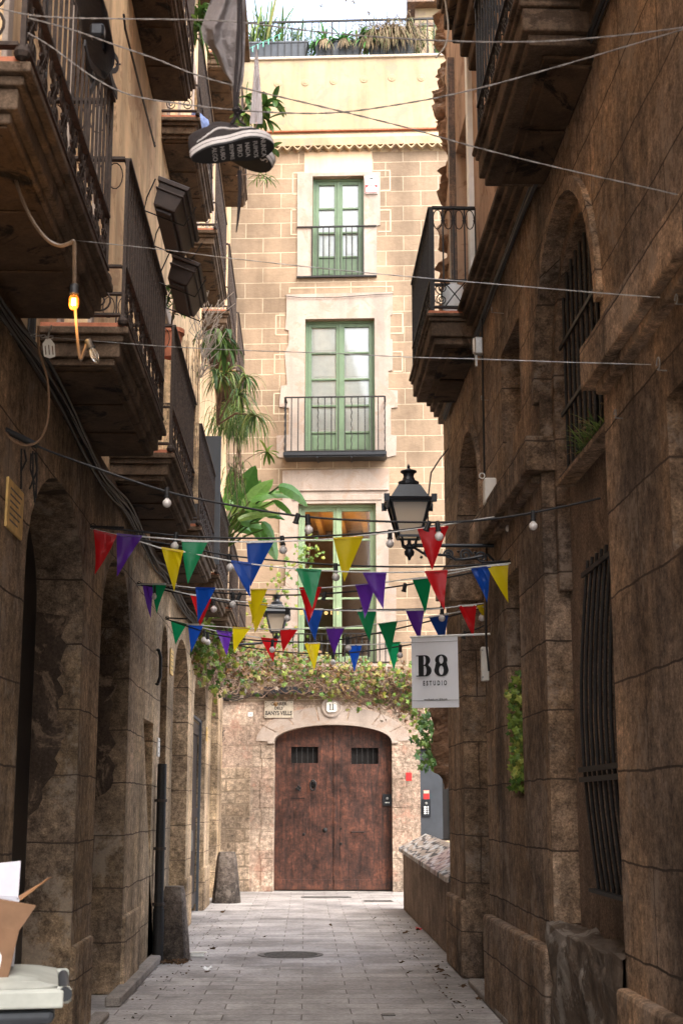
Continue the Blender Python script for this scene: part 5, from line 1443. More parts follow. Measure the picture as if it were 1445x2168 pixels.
MB().lathe([(.012, -.04), (.016, -.05), (.018, -.065), (.016, -.085), (.010, -.1), (.001, -.108)], c, 14, tl).build('bulb', M['clear'], so2, smooth=True)
fm = MB()
for k in (-1, 1): fm.tube([c + tl @ Vector((.004 * k, 0, -.05)), c + tl @ Vector((.005 * k, 0, -.08))], .0012, 4)
fm.build('filament', M['steel'], so2)
m = MB(); P = [atY(u, v, 7.35) for u, v in ((82, 690), (83, 740), (100, 800), (104, 860), (98, 905), (80, 935), (55, 943), (30, 935), (10, 915), (2, 930))]
tag(m.tube(smooth3(P), .0065, 5).build('loose_cable', plain('copper_cable', (.20, .12, .07), .6), smooth=True), 'brown cable looping down the dark left wall to the festoon bar', 'cable')
m = MB(); m.tube([atY(6, 908, 7.38), atY(80, 944, 7.38)], .018, 8); m.tube([atY(0, 905, 7.38), atY(8, 909, 7.38)], .006, 5)
tag(m.build('anchor_bar', M['cable'], smooth=True), 'thick black sleeve of the nearest festoon cable on the left wall', 'sleeve')
random.seed(33); m = MB()
for (u, v, ln) in ((46, 950, .22), (52, 952, .12), (70, 955, .28), (74, 958, .2), (78, 958, .25), (66, 960, .17)):
    a = atY(u, v, 7.39); m.tube([a, a + Vector((random.uniform(-.02, .02), 0, -ln * .5)), a + Vector((random.uniform(-.03, .03), 0, -ln))], .005, 4)
tag(m.build('loose_wires', M['cable']), 'tangle of short black wire ends hanging on the left wall below the sleeve', 'wires')
# spatula
q = atY(101, 700, 7.3)
t = thing('spatula', 'slotted metal spatula hanging from the chain at left', 'spatula', tuple(q))
m = MB(); m.bar((.02, 0, .03), (-.0, 0, -.05), .012, .006); m.build('handle', M['steel'], t, world=False)
MF2 = lambda a, b, tt: Vector((a - b * .12, tt, b))
m = MB(); m.plate([(-.012, -.045), (.012, -.045), (.032, -.075), (.030, -.145), (.0, -.155), (-.030, -.145), (-.032, -.075)], [rect(-.022, -.016, -.135, -.085), rect(-.003, .003, -.135, -.08), rect(.016, .022, -.135, -.085)], -.001, .001, MF2)
m.build('blade', M['white_paint'], t, world=False)

# ------------------------------------------------------------ shoes, cloth
def shoe(name, label, origin, Rm, s, text=None):
    t = thing(name, label, 'shoe', tuple(origin), 0, 'tied pair of shoes')
    Rm = Rm.to_3x3()
    def X(p): return Rm @ (Vector(p) * s)
    def outl(k=1.0, n=40):
        o = []
        for i in range(n):
            a = 2 * math.pi * i / n; x = math.cos(a); y = math.sin(a)
            wdt = .052 + .012 * x - .012 * math.exp(-((x + .05) / .35) ** 2)
            o.append((.148 * x * k, y * wdt * k * (1.0 + .10 * abs(y)) + .008 * x * x))
        return o
    o = outl(); n = len(o)
    def loft(rings, capb=True, capt=True):
        vs = []; fs = []
        for rg in rings: vs += [X(p) for p in rg]
        for j in range(len(rings) - 1):
            for i in range(n): fs.append((j * n + i, j * n + (i + 1) % n, (j + 1) * n + (i + 1) % n, (j + 1) * n + i))
        if capb: fs.append(tuple(range(n))[::-1])
        if capt: fs.append(tuple(range((len(rings) - 1) * n, len(rings) * n)))
        m = MB(); m.add(vs, fs); return m
    loft([[(x * .985, y * .97, -.0075) for x, y in o], [(x, y, -.004) for x, y in o], [(x, y, 0) for x, y in o]]).build('outsole', plain('outsole_rubber', (.012, .011, .011), .6, .2, 30), t, world=False)
    loft([[(x * 1.0, y * 1.01, .0005) for x, y in o], [(x * 1.012, y * 1.03, .012) for x, y in o], [(x, y, .031 + .006 * (x > .1)) for x, y in o]]).build('midsole', M['shoe_white'], t, world=False, smooth=True)
    loft([[(x * 1.0135, y * 1.033, .0135) for x, y in o], [(x * 1.0135, y * 1.033, .0165) for x, y in o]], False, False).build('foxing_line', M['ink'], t, world=False)
    rings = []
    for j in range(9):
        f = j / 8; rg = []
        for x, y in o:
            hx = x / .148
            top = .045 + .052 * (1 - 1 / (1 + math.exp(-(hx - .15) * -7)))   # placeholder profile
            top = .050 + .058 / (1 + math.exp((hx - .12) * 7))
            z = .028 + (top - .028) * math.sin(f * math.pi / 2)
            sh = 1 - .40 * f ** 2.2
            rg.append((x * (1 - .10 * f ** 2) - .0, y * sh, z))
        rings.append(rg)
    loft(rings, False, True).build('upper', M['shoe_cloth'], t, world=False, smooth=True)
    # wave stripe on both sides
    for sg in (-1, 1):
        st = MB(); pts = []
        for k in range(26):
            u_ = k / 25; x = lerp(-.115, .085, u_); z = .04 + .030 * math.exp(-((u_ - .42) / .20) ** 2) + .006 * u_
            hx = x / .148; ii = min(o, key=lambda q: abs(q[0] - x) + (0 if q[1] * sg > 0 else 9))
            top = .050 + .058 / (1 + math.exp((hx - .12) * 7)); f = math.asin(min(1, max(0, (z - .028) / (top - .028)))) / (math.pi / 2)
            y = abs(ii[1]) * (1 - .40 * f ** 2.2) * sg + sg * .001
            pts.append((x, y, z))
        st.tube([X(p) for p in pts], [.0055 * s * (1 - abs(k / 25 - .45) * .9) for k in range(26)], 6); st.build('side_stripe', M['shoe_white'], t, world=False, smooth=True)
    la = MB()
    for k in range(5): x = .01 + k * .018; z = .115 - k * .012; la.tube([X((x, -.018, z - .006)), X((x + .004, 0, z)), X((x, .018, z - .006))], .0025 * s, 5)
    la.build('lace', M['ink'], t, world=False)
    if text:
        for body, x, y, sz in text:
            MB().text(body, sz * s, lambda a, b, d, x=x, y=y: X((x, y, 0)) + Rm @ Vector((b, a, -.0078 * s - d)), .0012).build('handwriting', M['chalk'], t, world=False)
    return t
M['shoe_white'] = plain('shoe_white', (.50, .46, .44), .7, .12, 30, 0, .1)
M['shoe_cloth'] = plain('shoe_cloth', (.024, .018, .018), .9, .3, 80, 0, .4)
M['chalk'] = plain('chalk', (.45, .42, .40), .8, .3, 60, 0, 0)
def basis(fwd, upv):
    x = Vector(fwd).normalized(); z = Vector(upv); z = (z - x * z.dot(x)).normalized(); y = z.cross(x)
    return Matrix((x, y, z)).transposed()
ca = atY(492, 318, 4.8)
# toe to the right; sole faces down and towards the viewer
B1 = basis((1, .05, .20), (-.2, .36, .92))
shoe('shoe', 'front dark skate shoe hanging by its laces, pale stripe, handwriting on its black sole', ca + Vector((0, 0, .0)), B1, 1.04,
     [('NUNCA', .108, .0, .024), ('FUIMOS', .080, .004, .022), ('NADA', .052, .0, .023), ('PERO', .024, .0, .024), ('SIEMPRE', -.004, .0, .020), ('HUBO', -.036, .0, .022), ('ALGO', -.064, .0, .024)])
cb2 = atY(497, 322, 4.93)
B2 = basis((1, -.05, -.40), (.3, .40, .9))
shoe('shoe', 'rear dark skate shoe of the hanging pair, half hidden, with large marks on its toe', cb2, B2, 1.02, [('S', .115, -.022, .045), ('C', .07, -.024, .045)])
k0 = atY(498, 238, 4.85)
m = MB(); m.tube(smooth3([atY(u, v, 4.85) for u, v in ((505, -30), (505, 60), (500, 150), (497, 200), (498, 245), (490, 262))]), .007, 6); m.tube(smooth3([atY(u, v, 4.85) for u, v in ((510, -30), (512, 120), (503, 200), (505, 250), (520, 265))]), .004, 6)
for k in range(5): m.lathe([(.001, -.014), (.012, 0), (.001, .014)], k0 + Vector((random.uniform(-.02, .02), random.uniform(-.01, .02), random.uniform(-.02, .02))), 8)
tag(m.build('shoe_laces', M['shoe_cloth'], smooth=True), 'knotted dark laces from which the two shoes hang', 'laces')
m = MB(); P = [atY(u, v, 4.8) for u, v in ((507, 362), (508, 400), (506, 440), (503, 470), (500, 492))]; m.tube(P, [.008, .007, .006, .004, .002], 4)
tag(m.build('ribbon', M['shoe_cloth'], smooth=True), 'dark ribbon end dangling below the shoes', 'ribbon')
def cloth(label, name, outl_, Y, mat, seed, amp):
    """hanging cloth: rows of (v, u left, u right)"""
    random.seed(seed); m = MB(); vs = []; fs = []; n = 26; rows = []
    for a, b in zip(outl_, outl_[1:]):
        for k in range(6): t = k / 6; rows.append(tuple(lerp(a[i], b[i], t) for i in range(3)))
    rows.append(outl_[-1])
    for side in (0, 1):
        for v, ul, ur in rows:
            for i in range(n + 1):
                t = i / n; wv = (ur - ul) / 90
                dy = amp * wv * (math.sin(t * 13 + v * .02) * .6 + math.sin(t * 23 + v * .05 + 1) * .3) + .05 * amp * mn.noise(Vector((t * 6, v * .03, seed))) * 8
                bulge = wv * .05 * math.sin(math.pi * t) * (1 if side == 0 else -1)
                vs.append(atY(lerp(ul, ur, t), v, Y - bulge + dy))
    R_ = len(rows)
    for side in (0, 1):
        for j in range(R_ - 1):
            for i in range(n): a = side * R_ * (n + 1) + j * (n + 1) + i; fs.append((a, a + 1, a + n + 2, a + n + 1))
    m.add(vs, fs); return tag(m.build(name, mat, smooth=True), label, 'cloth')
gc = plaster('grey_nylon', (.27, .24, .235), .15, .15, bumpk=1.3, scale=5)
cloth('large crumpled grey cloth hanging at the top above the shoes', 'hanging_cloth', [(-40, 450, 522), (0, 446, 520), (60, 425, 520), (85, 430, 519), (110, 452, 518), (150, 472, 517), (175, 490, 514), (195, 496, 507)], 5.2, gc, 3, .035)
cloth('narrow pale cloth twisted to a point beside the large grey cloth', 'hanging_cloth', [(95, 541, 544), (140, 538, 548), (190, 534, 552), (230, 531, 555), (262, 529, 556)], 6.2, plaster('white_linen', (.55, .50, .50), .1, .2, bumpk=.5, scale=6), 5, .02)
# rucksack on the near railing
RK = thing('rucksack', 'black rucksack with dangling webbing straps tied outside the near left railing', 'rucksack', tuple(onX(205, 60, -1.0)))
def onx(u, v, X=-1.0): return onX(u, v, X)
m = MB(); rows = []
for v, ul, ur in ((-40, 165, 205), (0, 168, 212), (50, 178, 222), (100, 185, 235), (135, 190, 236), (160, 196, 232)):
    rows.append((onx(ul, v, -1.02), onx(ur, v, -.90)))
vs = []; n = 12
for a, b in rows:
    c = (a + b) / 2; hw = (b - a) / 2
    for k in range(n): an = 2 * math.pi * k / n; vs.append(c + hw * math.cos(an) + Vector((.05, -.10, 0)) * math.sin(an) + Vector((random.uniform(-.01, .01), 0, random.uniform(-.01, .01))))
fs = [(j * n + k, j * n + (k + 1) % n, (j + 1) * n + (k + 1) % n, (j + 1) * n + k) for j in range(len(rows) - 1) for k in range(n)] + [tuple(range((len(rows) - 1) * n, len(rows) * n))]
bk = plain('black_nylon', (.013, .013, .017), .6, .3, 40, 0, .6)
m.add(vs, fs); m.build('bag', bk, RK, smooth=True)
m = MB()
def web(pts, wdt, X=-.93):
    m = MB()
    P = smooth3([onx(u, v, X) for u, v in pts], 5)
    for a, b in zip(P, P[1:]): m.bar(a, b, .006, wdt)
    m.build('strap', bk, RK)
web([(218, 92), (226, 115), (233, 150), (240, 180), (248, 200)], .05); web([(180, 90), (190, 130), (205, 150), (222, 160)], .03); web([(232, 105), (248, 125), (250, 140), (243, 150), (236, 148)], .025); web([(196, 150), (200, 175), (192, 195)], .03)
m = MB(); q = onx(207, 68, -.90); m.box(q.x - .03, q.x + .03, q.y - .03, q.y + .03, q.z - .03, q.z + .03); m.build('buckle', M['black_metal'], RK, bevel=.01)

# ------------------------------------------------------------ planter boxes on the left railings
def railbox(label, y0, y1, zb, x0=-1.06, x1=-.84):
    t = thing('planter_box', label, 'planter', (x0, y0, zb), 0, 'brown planters on the left railing'); t.rotation_euler = (0, R(22), 0)
    L_ = y1 - y0; cx, cy = (x1 - x0) / 2 + .01, L_ / 2
    m = MB(); m.frustum((cx, cy, 0), .075, L_ / 2 - .04, .095, L_ / 2 - .012, .15); m.build('box', M['brown_plastic'], t, world=False, bevel=.008, seg=2)
    m = MB(); m.frustum((cx, cy, .1505), .105, L_ / 2, .112, L_ / 2 + .004, .03); m.frustum((cx, cy, .1), .098, L_ / 2 - .01, .1, L_ / 2 - .006, .012); m.build('rim', M['brown_plastic'], t, world=False, bevel=.004)
    m = MB(); m.box(cx - .055, cx + .055, .07, L_ - .07, -.022, -.0005); m.build('water_tray', M['brown_plastic'], t, world=False, bevel=.004)
    for k in (.15, .85): y = L_ * k; m = MB(); m.tube([(-.02, y, .2), (-.02, y, .06), (.0, y, -.03), (cx * 2 + .01, y, -.03), (cx * 2 + .03, y, .12)], .005, 5); m.build('holder', M['iron'], t, world=False)
    m = MB(); m.frustum((cx, cy, .12), .09, L_ / 2 - .02, .09, L_ / 2 - .02, .03); m.build('soil', M['dark_void'], t, world=False)
    return t
railbox('larger brown plastic planter box hooked outside the second left railing, nearer one', 8.55, 9.40, 5.42, -1.05, -.80)
railbox('brown plastic planter box hooked outside the second left railing, farther one', 9.55, 10.3, 5.30, -1.05, -.80)
# ------------------------------------------------------------ vine over the street
random.seed(12)
def G_(a, b=1): return random.gauss(0, a)
VN = thing('climbing_vine', 'broad vine of yellow, green and withered brown leaves strung across the street over the door', 'vine', (0, 25, 3.9))
tw = MB(); lf = MB(); gl_ = MB()
axis = [atY(u, v, Y) for u, v, Y in ((425, 1378, 20.5), (450, 1400, 21.5), (500, 1412, 23.5), (560, 1420, 25), (640, 1428, 26), (720, 1440, 26.3), (800, 1452, 26.3), (850, 1462, 26), (885, 1475, 25.3))]
ax_s = smooth3(axis, 10)
def vp(t):
    i = t * (len(ax_s) - 1); j = min(int(i), len(ax_s) - 2); return ax_s[j].lerp(ax_s[j + 1], i - j)
for k in range(170):
    t = random.random() * .93; P = []; off = Vector((0, random.uniform(-.5, .5), random.uniform(-.33, .30)))
    ln = random.uniform(.05, .22)
    for q in range(8):
        P.append(vp(min(1, t + ln * q / 7)) + off + Vector((0, random.uniform(-.04, .04), random.uniform(-.06, .06) - .05 * abs(q - 3.5) * random.random())))
    tw.tube(smooth3(P, 3), random.uniform(.005, .012), 4)
for k in range(190):
    p_ = vp(random.random()) + Vector((0, random.uniform(-.5, .5), random.uniform(-.25, .1))); L_ = random.uniform(.1, .45)
    tw.tube([p_, p_ + Vector((random.uniform(-.15, .15), random.uniform(-.1, .1), -L_ * .4)), p_ + Vector((random.uniform(-.25, .25), random.uniform(-.1, .1), -L_))], .004, 4)
for k in range(3400):
    t = random.random(); c = vp(t) + Vector((random.uniform(-.1, .1), random.uniform(-.55, .55), random.gauss(.03, .20)))
    if c.z > vp(t).z + .5 or mn.noise(c * 1.8) < -.22: continue
    lf.lobed(c, (random.gauss(0, .6), -1, random.gauss(.3, .7)), random.uniform(.05, .15), random.random() * 6)
for k in range(420):
    t = random.random() ** 1.3; c = vp(t) + Vector((random.uniform(-.1, .1), random.uniform(-.6, .4), random.gauss(.10, .20)))
    gl_.lobed(c, (random.gauss(0, .6), -1, random.gauss(.3, .6)), random.uniform(.08, .17), random.random() * 6)
tw.build('twigs', M['twig'], VN); lf.build('withered_leaves', M['vine_leaf'], VN, recalc=False); gl_.build('green_leaves', M['vine_green'], VN, recalc=False)
def vine_piece(label, pts, Y, n, size, mat=M['vine_green'], spread=.08, name='climbing_vine', cat='vine', tr=.007):
    t = thing(name, label, cat, tuple(atY(*pts[0], Y))); P = smooth3([atY(u, v, Y) for u, v in pts], 5)
    a = MB()
    a.tube([p_ for p_ in P], tr, 4)
    for k in range(len(P) // 3):
        s_ = random.choice(P); a.tube([s_, s_ + Vector((G_(spread), G_(.03), G_(spread)))], tr * .5, 4)
    a.build('stem', M['twig'], t)
    b = MB()
    for k in range(n):
        p_ = random.choice(P) + Vector((G_(spread), G_(spread * .7), G_(spread)))
        b.lobed(p_, (G_(.7), -1, G_(.5)), random.uniform(.6, 1.2) * size, random.random() * 6)
    b.build('foliage', mat, t, recalc=False); return t
vine_piece('strand of trailing leaves beside the left jamb of the lower green window', [(655, 1150), (650, 1185), (615, 1205), (600, 1240), (585, 1300), (580, 1370)], 27.6, 120, .13, spread=.22)
vine_piece('leafy vine tip spilling over the left arches at the end of the bunting', [(440, 1330), (450, 1352), (432, 1375), (440, 1400), (455, 1440)], 20, 110, .13, spread=.16)
vine_piece('dark leafed vine hanging at the broken stone beside the grey metal door', [(905, 1500), (910, 1530), (905, 1560), (915, 1590), (900, 1610)], 20, 90, .15, M['leaf'], spread=.11)
vine_piece('small vine drooping right of the banner foot', [(860, 1440), (880, 1470), (890, 1500), (885, 1530)], 25, 60, .12, spread=.15)
# ivy in the right-hand niche
t = thing('ivy', 'narrow column of ivy hanging in the slot of the right wall', 'ivy', tuple(onR(1095, 1420, 1.62)))
P = [onR(1100, v, 1.70) for v in range(1415, 1700, 20)]; a = MB(); a.tube([p_ + Vector((G_(.012), G_(.012), 0)) for p_ in P], .008, 4); a.build('stem', M['twig'], t)
b = MB()
for k in range(330):
    z = random.uniform(1.70, 2.58); p_ = Vector((random.uniform(1.54, 1.72), random.uniform(10.47, 10.95), z)); p_.x -= KR * 0
    b.lobed(p_, (-.6 + G_(.4), -1, G_(.5)), random.uniform(.05, .10), random.random() * 6)
b.build('foliage', M['ivy'], t, recalc=False)
# weeds at the barred window sill
t = thing('weeds', 'tuft of green weeds with small dry flowers on the sill of the barred arched window', 'weeds', tuple(onR(1260, 895, 1.70)))
b = MB()
for k in range(150):
    y = random.uniform(7.85, 8.45); p_ = Vector((1.66 + .05 + random.uniform(-.03, .03), y, 3.70)); b.strap(p_, (G_(.5) - .3, G_(.6), 1), random.uniform(.08, .24), .012, .8, 4)
b.build('foliage', M['dracaena'], t, recalc=False)
b = MB()
for k in range(9):
    y = random.uniform(7.85, 8.6); p_ = Vector((1.68, y, 3.70)); q = p_ + Vector((random.uniform(-.12, 0), G_(.06), random.uniform(.0, .18))); b.tube([p_, (p_ + q) / 2 + Vector((0, 0, .03)), q], .002, 3); b.lathe([(.001, -.01), (.012, 0), (.001, .01)], q, 6)
b.build('flower_heads', M['dry_leaf'], t)

# ------------------------------------------------------------ plants on the left balconies
def plant(label, name, fn, mat, stem=None, loc=None, cat='plant'):
    t = thing(name, label, cat, tuple(loc)); a = MB(); s_ = MB(); fn(a, s_); a.build('foliage', mat, t, recalc=False)
    if s_.v: s_.build('stem', stem or M['twig'], t)
    return t
def banana(a, s_):
    base = atY(478, 1130, 20.5)
    def big(u0, v0, u1, v1, Y, W, droop, roll=0):
        p0, p1 = atY(u0, v0, Y), atY(u1, v1, Y + random.uniform(-.2, .2)); L_ = (p1 - p0).length; d = (p1 - p0).normalized() + Vector((0, 0, droop * .5)); b0 = base + Vector((random.uniform(-.05, .05), 0, random.uniform(-.2, .2)))
        s_.tube([b0, (b0 + p0) / 2 + Vector((0, 0, .03)), p0], .014, 5)
        side = d.cross(Vector((0, 1, 0))).normalized() * math.cos(roll) + Vector((0, 1, 0)) * math.sin(roll); c = p0.copy(); d.normalize(); n = 12; vs = []
        for i in range(n + 1):
            t_ = i / n; w_ = W / 2 * math.sin(math.pi * min(1, (t_ * .94 + .06)) ** .75) ** .7
            nn = side.cross(d).normalized()
            rg = random.uniform(.82, 1.05)
            vs += [c - side * w_ * rg + nn * w_ * .25, c, c + side * w_ * random.uniform(.85, 1.05) + nn * w_ * .25]; d = (d + Vector((0, 0, -droop / n))).normalized(); c = c + d * L_ / n
        a.add(vs, [f for i in range(n) for f in ((i * 3, i * 3 + 1, i * 3 + 4, i * 3 + 3), (i * 3 + 1, i * 3 + 2, i * 3 + 5, i * 3 + 4))])
    for q in ((500, 1060, 488, 995, 20.4, .26, .2), (505, 1070, 540, 985, 20.2, .34, .3), (510, 1090, 552, 1015, 20.6, .22, .2), (520, 1080, 575, 1010, 20.0, .28, .7), (515, 1080, 603, 1030, 20.3, .14, .8),
              (530, 1060, 640, 1050, 19.8, .20, 1.2, .7), (590, 1030, 650, 1080, 19.7, .26, 1.2, .5), (500, 1090, 590, 1060, 20.2, .13, .2), (505, 1085, 570, 1080, 20.1, .13, .4), (505, 1100, 600, 1085, 19.9, .12, .5),
              (500, 1110, 560, 1090, 20.4, .22, .6), (510, 1105, 565, 1120, 20.1, .17, .7, .4), (555, 1105, 580, 1150, 20.0, .16, .9, .5), (560, 1120, 585, 1190, 20.1, .22, .6, .4), (490, 1110, 540, 1130, 20.5, .18, .4), (560, 1090, 605, 1100, 20, .12, .9), (580, 1060, 620, 1095, 19.9, .10, .5),
              (488, 1080, 482, 1020, 20.6, .2, .1), (500, 1100, 520, 1040, 20.5, .24, .2), (495, 1120, 515, 1085, 20.3, .2, .6), (530, 1110, 560, 1160, 20.2, .14, .8)): big(*q)
plant('huge banana-like plant with glossy broad green leaves on a left balcony', 'banana_plant', banana, M['banana'], M['leaf'], atY(478, 1130, 20.5))
def drac(a, s_, heads=((505, 838), (480, 790), (540, 880), (520, 800), (462, 800)), Y=17.6):
    for u, v in heads:
        c = atY(u, v, Y + random.uniform(-.3, .3)); s_.tube([atY(460, 900, 18.2), (atY(460, 870, 18) + c) / 2, c], .014, 5)
        for k in range(36):
            a.strap(c, (G_(.8), G_(.6), random.uniform(-.1, 1)), random.uniform(.24, .42), .024, 2.6, 7)
plant('spiky strap-leaved plant in fountains above the dark panel on the left', 'dracaena', drac, M['dracaena'], None, atY(500, 840, 17.6))
def spider(a, s_):
    for k in range(380):
        u = random.gauss(495, 22); v = random.uniform(850, 905); c = atY(u, v, 18.6 + G_(.2)); a.strap(c, (G_(.5), G_(.5), .2), random.uniform(.25, .6), .012, 3.6, 6)
    for k in range(160):
        c = atY(random.gauss(497, 12), random.uniform(960, 1060), 18.8); a.strap(c, (G_(.6), G_(.6), .1), random.uniform(.1, .25), .014, 2.5, 4)
    for k in range(12):
        p_ = atY(random.gauss(500, 14), 900, 18.7); s_.tube([p_, p_ + Vector((G_(.05), 0, -.5)), p_ + Vector((G_(.1), 0, -.9 + G_(.15)))], .004, 4)
plant('curtain of thin trailing green-yellow grass leaves below the spiky plant', 'trailing_plant', spider, M['dracaena'], None, atY(500, 900, 18.6))
def lance(a, s_):
    for u, v, n in ((452, 700, 10), (462, 715, 9), (475, 712, 8), (445, 778, 3), (470, 730, 8)):
        c = atY(u, v, 15.8)
        for k in range(n): a.strap(c + Vector((G_(.03), G_(.05), 0)), (G_(.5), G_(.4), .2), random.uniform(.25, .42), .06, 3.4, 6)
    s_.tube([atY(430, 790, 15.8), atY(440, 740, 15.8), atY(455, 700, 15.8)], .008, 5); s_.tube([atY(430, 790, 15.8), atY(425, 730, 15.8), atY(470, 712, 15.8)], .008, 5)
plant('drooping plant with long dark lance-shaped leaves behind the left railings', 'houseplant', lance, M['leaf'], None, atY(452, 700, 15.8))
def bare(a, s_):
    for k in range(60):
        u, v = random.choice(((430, 760), (425, 800), (420, 720), (440, 690))); p_ = atY(u, v, 15.2); q = p_ + Vector((random.uniform(-.1, .3), G_(.1), random.uniform(.1, .5))); s_.tube([p_, (p_ + q) / 2 + Vector((G_(.05), 0, 0)), q], .004, 4)
        if k % 4 == 0: a.strap(q, (G_(1), G_(1), G_(1)), .06, .02, .2, 2)
    s_.tube([atY(418, 815, 15.2), atY(430, 765, 15.2), atY(447, 700, 15.2), atY(470, 668, 15.2)], .008, 4); s_.tube([atY(447, 700, 15.2), atY(461, 665, 15.2), atY(462, 635, 15.2)], .006, 4)
plant('bare grey twiggy shrub on the left balcony below the reed screen', 'bare_shrub', bare, M['dry_leaf'], plain('grey_twig', (.35, .30, .25), .9), atY(430, 760, 15.2))
def jade(a, s_):
    for k in range(70):
        c = atY(random.gauss(383, 14), random.gauss(628, 16), 12.2)
        for q in range(3): a.strap(c, (G_(1), G_(1), G_(.8)), random.uniform(.05, .09), .032, .6, 3)
    for q in ((370, 610), (385, 630), (395, 645), (378, 650)): s_.tube([atY(362, 700, 12.2), atY(366, 665, 12.2), atY(*q, 12.2)], .009, 5)
t_ = plant('round-leaved shrub in a terracotta pot behind the second left railing', 'potted_shrub', jade, M['leaf'], None, atY(366, 700, 12.2))
c = atY(364, 708, 12.2); MB().lathe([(.07, -.22), (.10, .0), (.115, .0), (.115, .04), (.095, .04), (.001, .03)], c, 16).build('pot', M['terracotta'], t_, smooth=True)
def rubber(a, s_):
    for u, v, n in ((562, 225, 12), (580, 212, 8), (548, 245, 9), (566, 255, 7), (522, 205, 6), (515, 240, 9), (520, 270, 8), (575, 315, 4), (440, 30, 4)):
        c = atY(u, v, 16.0)
        for k in range(n): a.strap(c, (G_(.9), G_(.6), G_(.7)), random.uniform(.16, .27), .075, .7, 5)
    for P in (((505, 300), (540, 270), (562, 225)), ((505, 300), (515, 240), (522, 205)), ((505, 300), (540, 320), (575, 315))): s_.tube([atY(u, v, 16.0) for u, v in P], .010, 5)
plant('rubber plant with glossy oval leaves reaching out beside the narrow pale cloth', 'rubber_plant', rubber, M['leaf'], None, atY(505, 300, 16))
def ferny(a, s_):
    c = atY(560, 374, 18)
    for k in range(40): a.strap(c + Vector((G_(.05), 0, G_(.03))), (G_(1), G_(1), G_(.5) - .2), random.uniform(.08, .22), .016, 1.0, 4)
    s_.tube([atY(500, 372, 18), atY(530, 368, 18), c], .006, 4)
plant('small feathery sprig poking out below the toe of the shoes', 'sprig', ferny, M['leaf'], None, atY(560, 374, 18))
def topleft(a, s_):
    for k in range(42): a.strap(atY(418 + G_(4), 50 + G_(25), 13.5), (random.uniform(-.2, 1), G_(.5), G_(.6) + .3), random.uniform(.25, .5), .04, 2.0, 6)
plant('leafy plant at the top edge left of the grey cloth', 'houseplant', topleft, M['leaf'], None, atY(418, 50, 13.5))
def star(a, s_):
    c = atY(565, 958, 19.8)
    for k in range(10):
        an = k * .63; a.strap(c, (math.cos(an), G_(.3), math.sin(an)), random.uniform(.17, .26), .065, .9, 5)
    s_.tube(smooth3([atY(u, v, 19.9) for u, v in ((490, 1010), (505, 1000), (520, 975), (545, 960), (565, 958))]), .006, 4)
plant('star-shaped sprig of pale green leaves on a long stalk above the banana leaves', 'sprig', star, M['vine_green'], None, atY(565, 958, 19.8))
# reed screen and dark panel between the left balconies
t = thing('reed_screen', 'tan reed screen fixed between the left balconies', 'screen', (-1.55, 13.9, 5.0))
m = MB()
for k in range(46):
    y = 13.62; x = -1.58 + k * .0115; m.tube([(x, y + G_(.006), 4.5), (x + G_(.004), y + G_(.01), random.uniform(6.0, 6.25))], .0042, 4)
m.build('reeds', M['reed'], t)
m = MB(); p_ = onX(475, 900, -1.10)
t = thing('dark_panel', 'smooth dark grey panel standing between the farther left balconies', 'panel', (-1.3, 17.2, 4.5))
MB().box(-.25, .24, -.02, .0, .0, 1.62).build('panel', M['slate_door'], t, world=False, bevel=.004)
MB().box(.02, .09, -.026, -.0205, 1.2, 1.26).build('slot', M['dark_void'], t, world=False)
t = thing('slatted_box', 'small reddish slatted wooden box behind the left railings', 'box', (-1.32, 16.1, 5.25))
m = MB()
for k in range(6): m.box(-.14 + k * .05, -.098 + k * .05, 0, .02, 0, .48)
m.box(-.14, .16, .02, .035, .05, .09); m.box(-.14, .16, .02, .035, .38, .42); m.build('slats', M['old_wood'], t, world=False)
# laundry bits on the upper balcony and white insulators
t = thing('laundry', 'small blue and white laundry bundle on an upper left balcony', 'laundry', (-1.25, 14.6, 8.9))
m = MB()
for k in range(4): m.lathe([(.001, 0), (.05, .02), (.07, .12), (.04, .25), (.001, .28)], (.03 * k, .06 * k, 0), 10)
m.build('cloth', plain('blue_cloth', (.16, .22, .42), .8, .4, 12), t, world=False, smooth=True)

# ------------------------------------------------------------ street level things
def bollard(label, pos, w0, w1, h, d=.22):
    t = MB(); n = 14; vs = []; fs = []; rows = 9
    for j in range(rows + 1):
        f = j / rows; w_ = lerp(w0, w1, f) * (1 if f < .97 else .9)
        for i in range(n):
            a = 2 * math.pi * i / n; x = math.cos(a); y = math.sin(a); sq = 1 / max(abs(x), abs(y)) ** .55
            r_ = w_ * sq * (1 + .05 * mn.noise(Vector((x * 2, y * 2, f * 5 + pos[1]))))
            vs.append((pos[0] + x * r_, pos[1] + y * r_ * (d / w0), f * h))
    fs = [(j * n + i, j * n + (i + 1) % n, (j + 1) * n + (i + 1) % n, (j + 1) * n + i) for j in range(rows) for i in range(n)] + [tuple(range(rows * n, (rows + 1) * n))]
    t.add(vs, fs); o = t.build('guard_stone', M['guard'], smooth=True); tag(o, label, 'guard stone', 'guard stones at the foot of the left piers')
M['guard'] = ashlar('guard_rock', (.16, .125, .10), (.13, .10, .08), 5, 5, streak=.5, stain=(.03, .025, .022), patch=(.28, .23, .19), grain=1.3)
bollard('nearer dark battered guard stone leaning on the left pier beside the drainpipe', (-1.40, 15.9, 0), .19, .11, .76, .25)
bollard('farther grey guard stone with white flecks at the foot of the last left pier', (-1.33, 25.15, 0), .25, .16, .84, .30)
t = thing('drainpipe', 'dark iron drainpipe with brackets on the left pier', 'drainpipe', (-1.53, 15.55, 0))
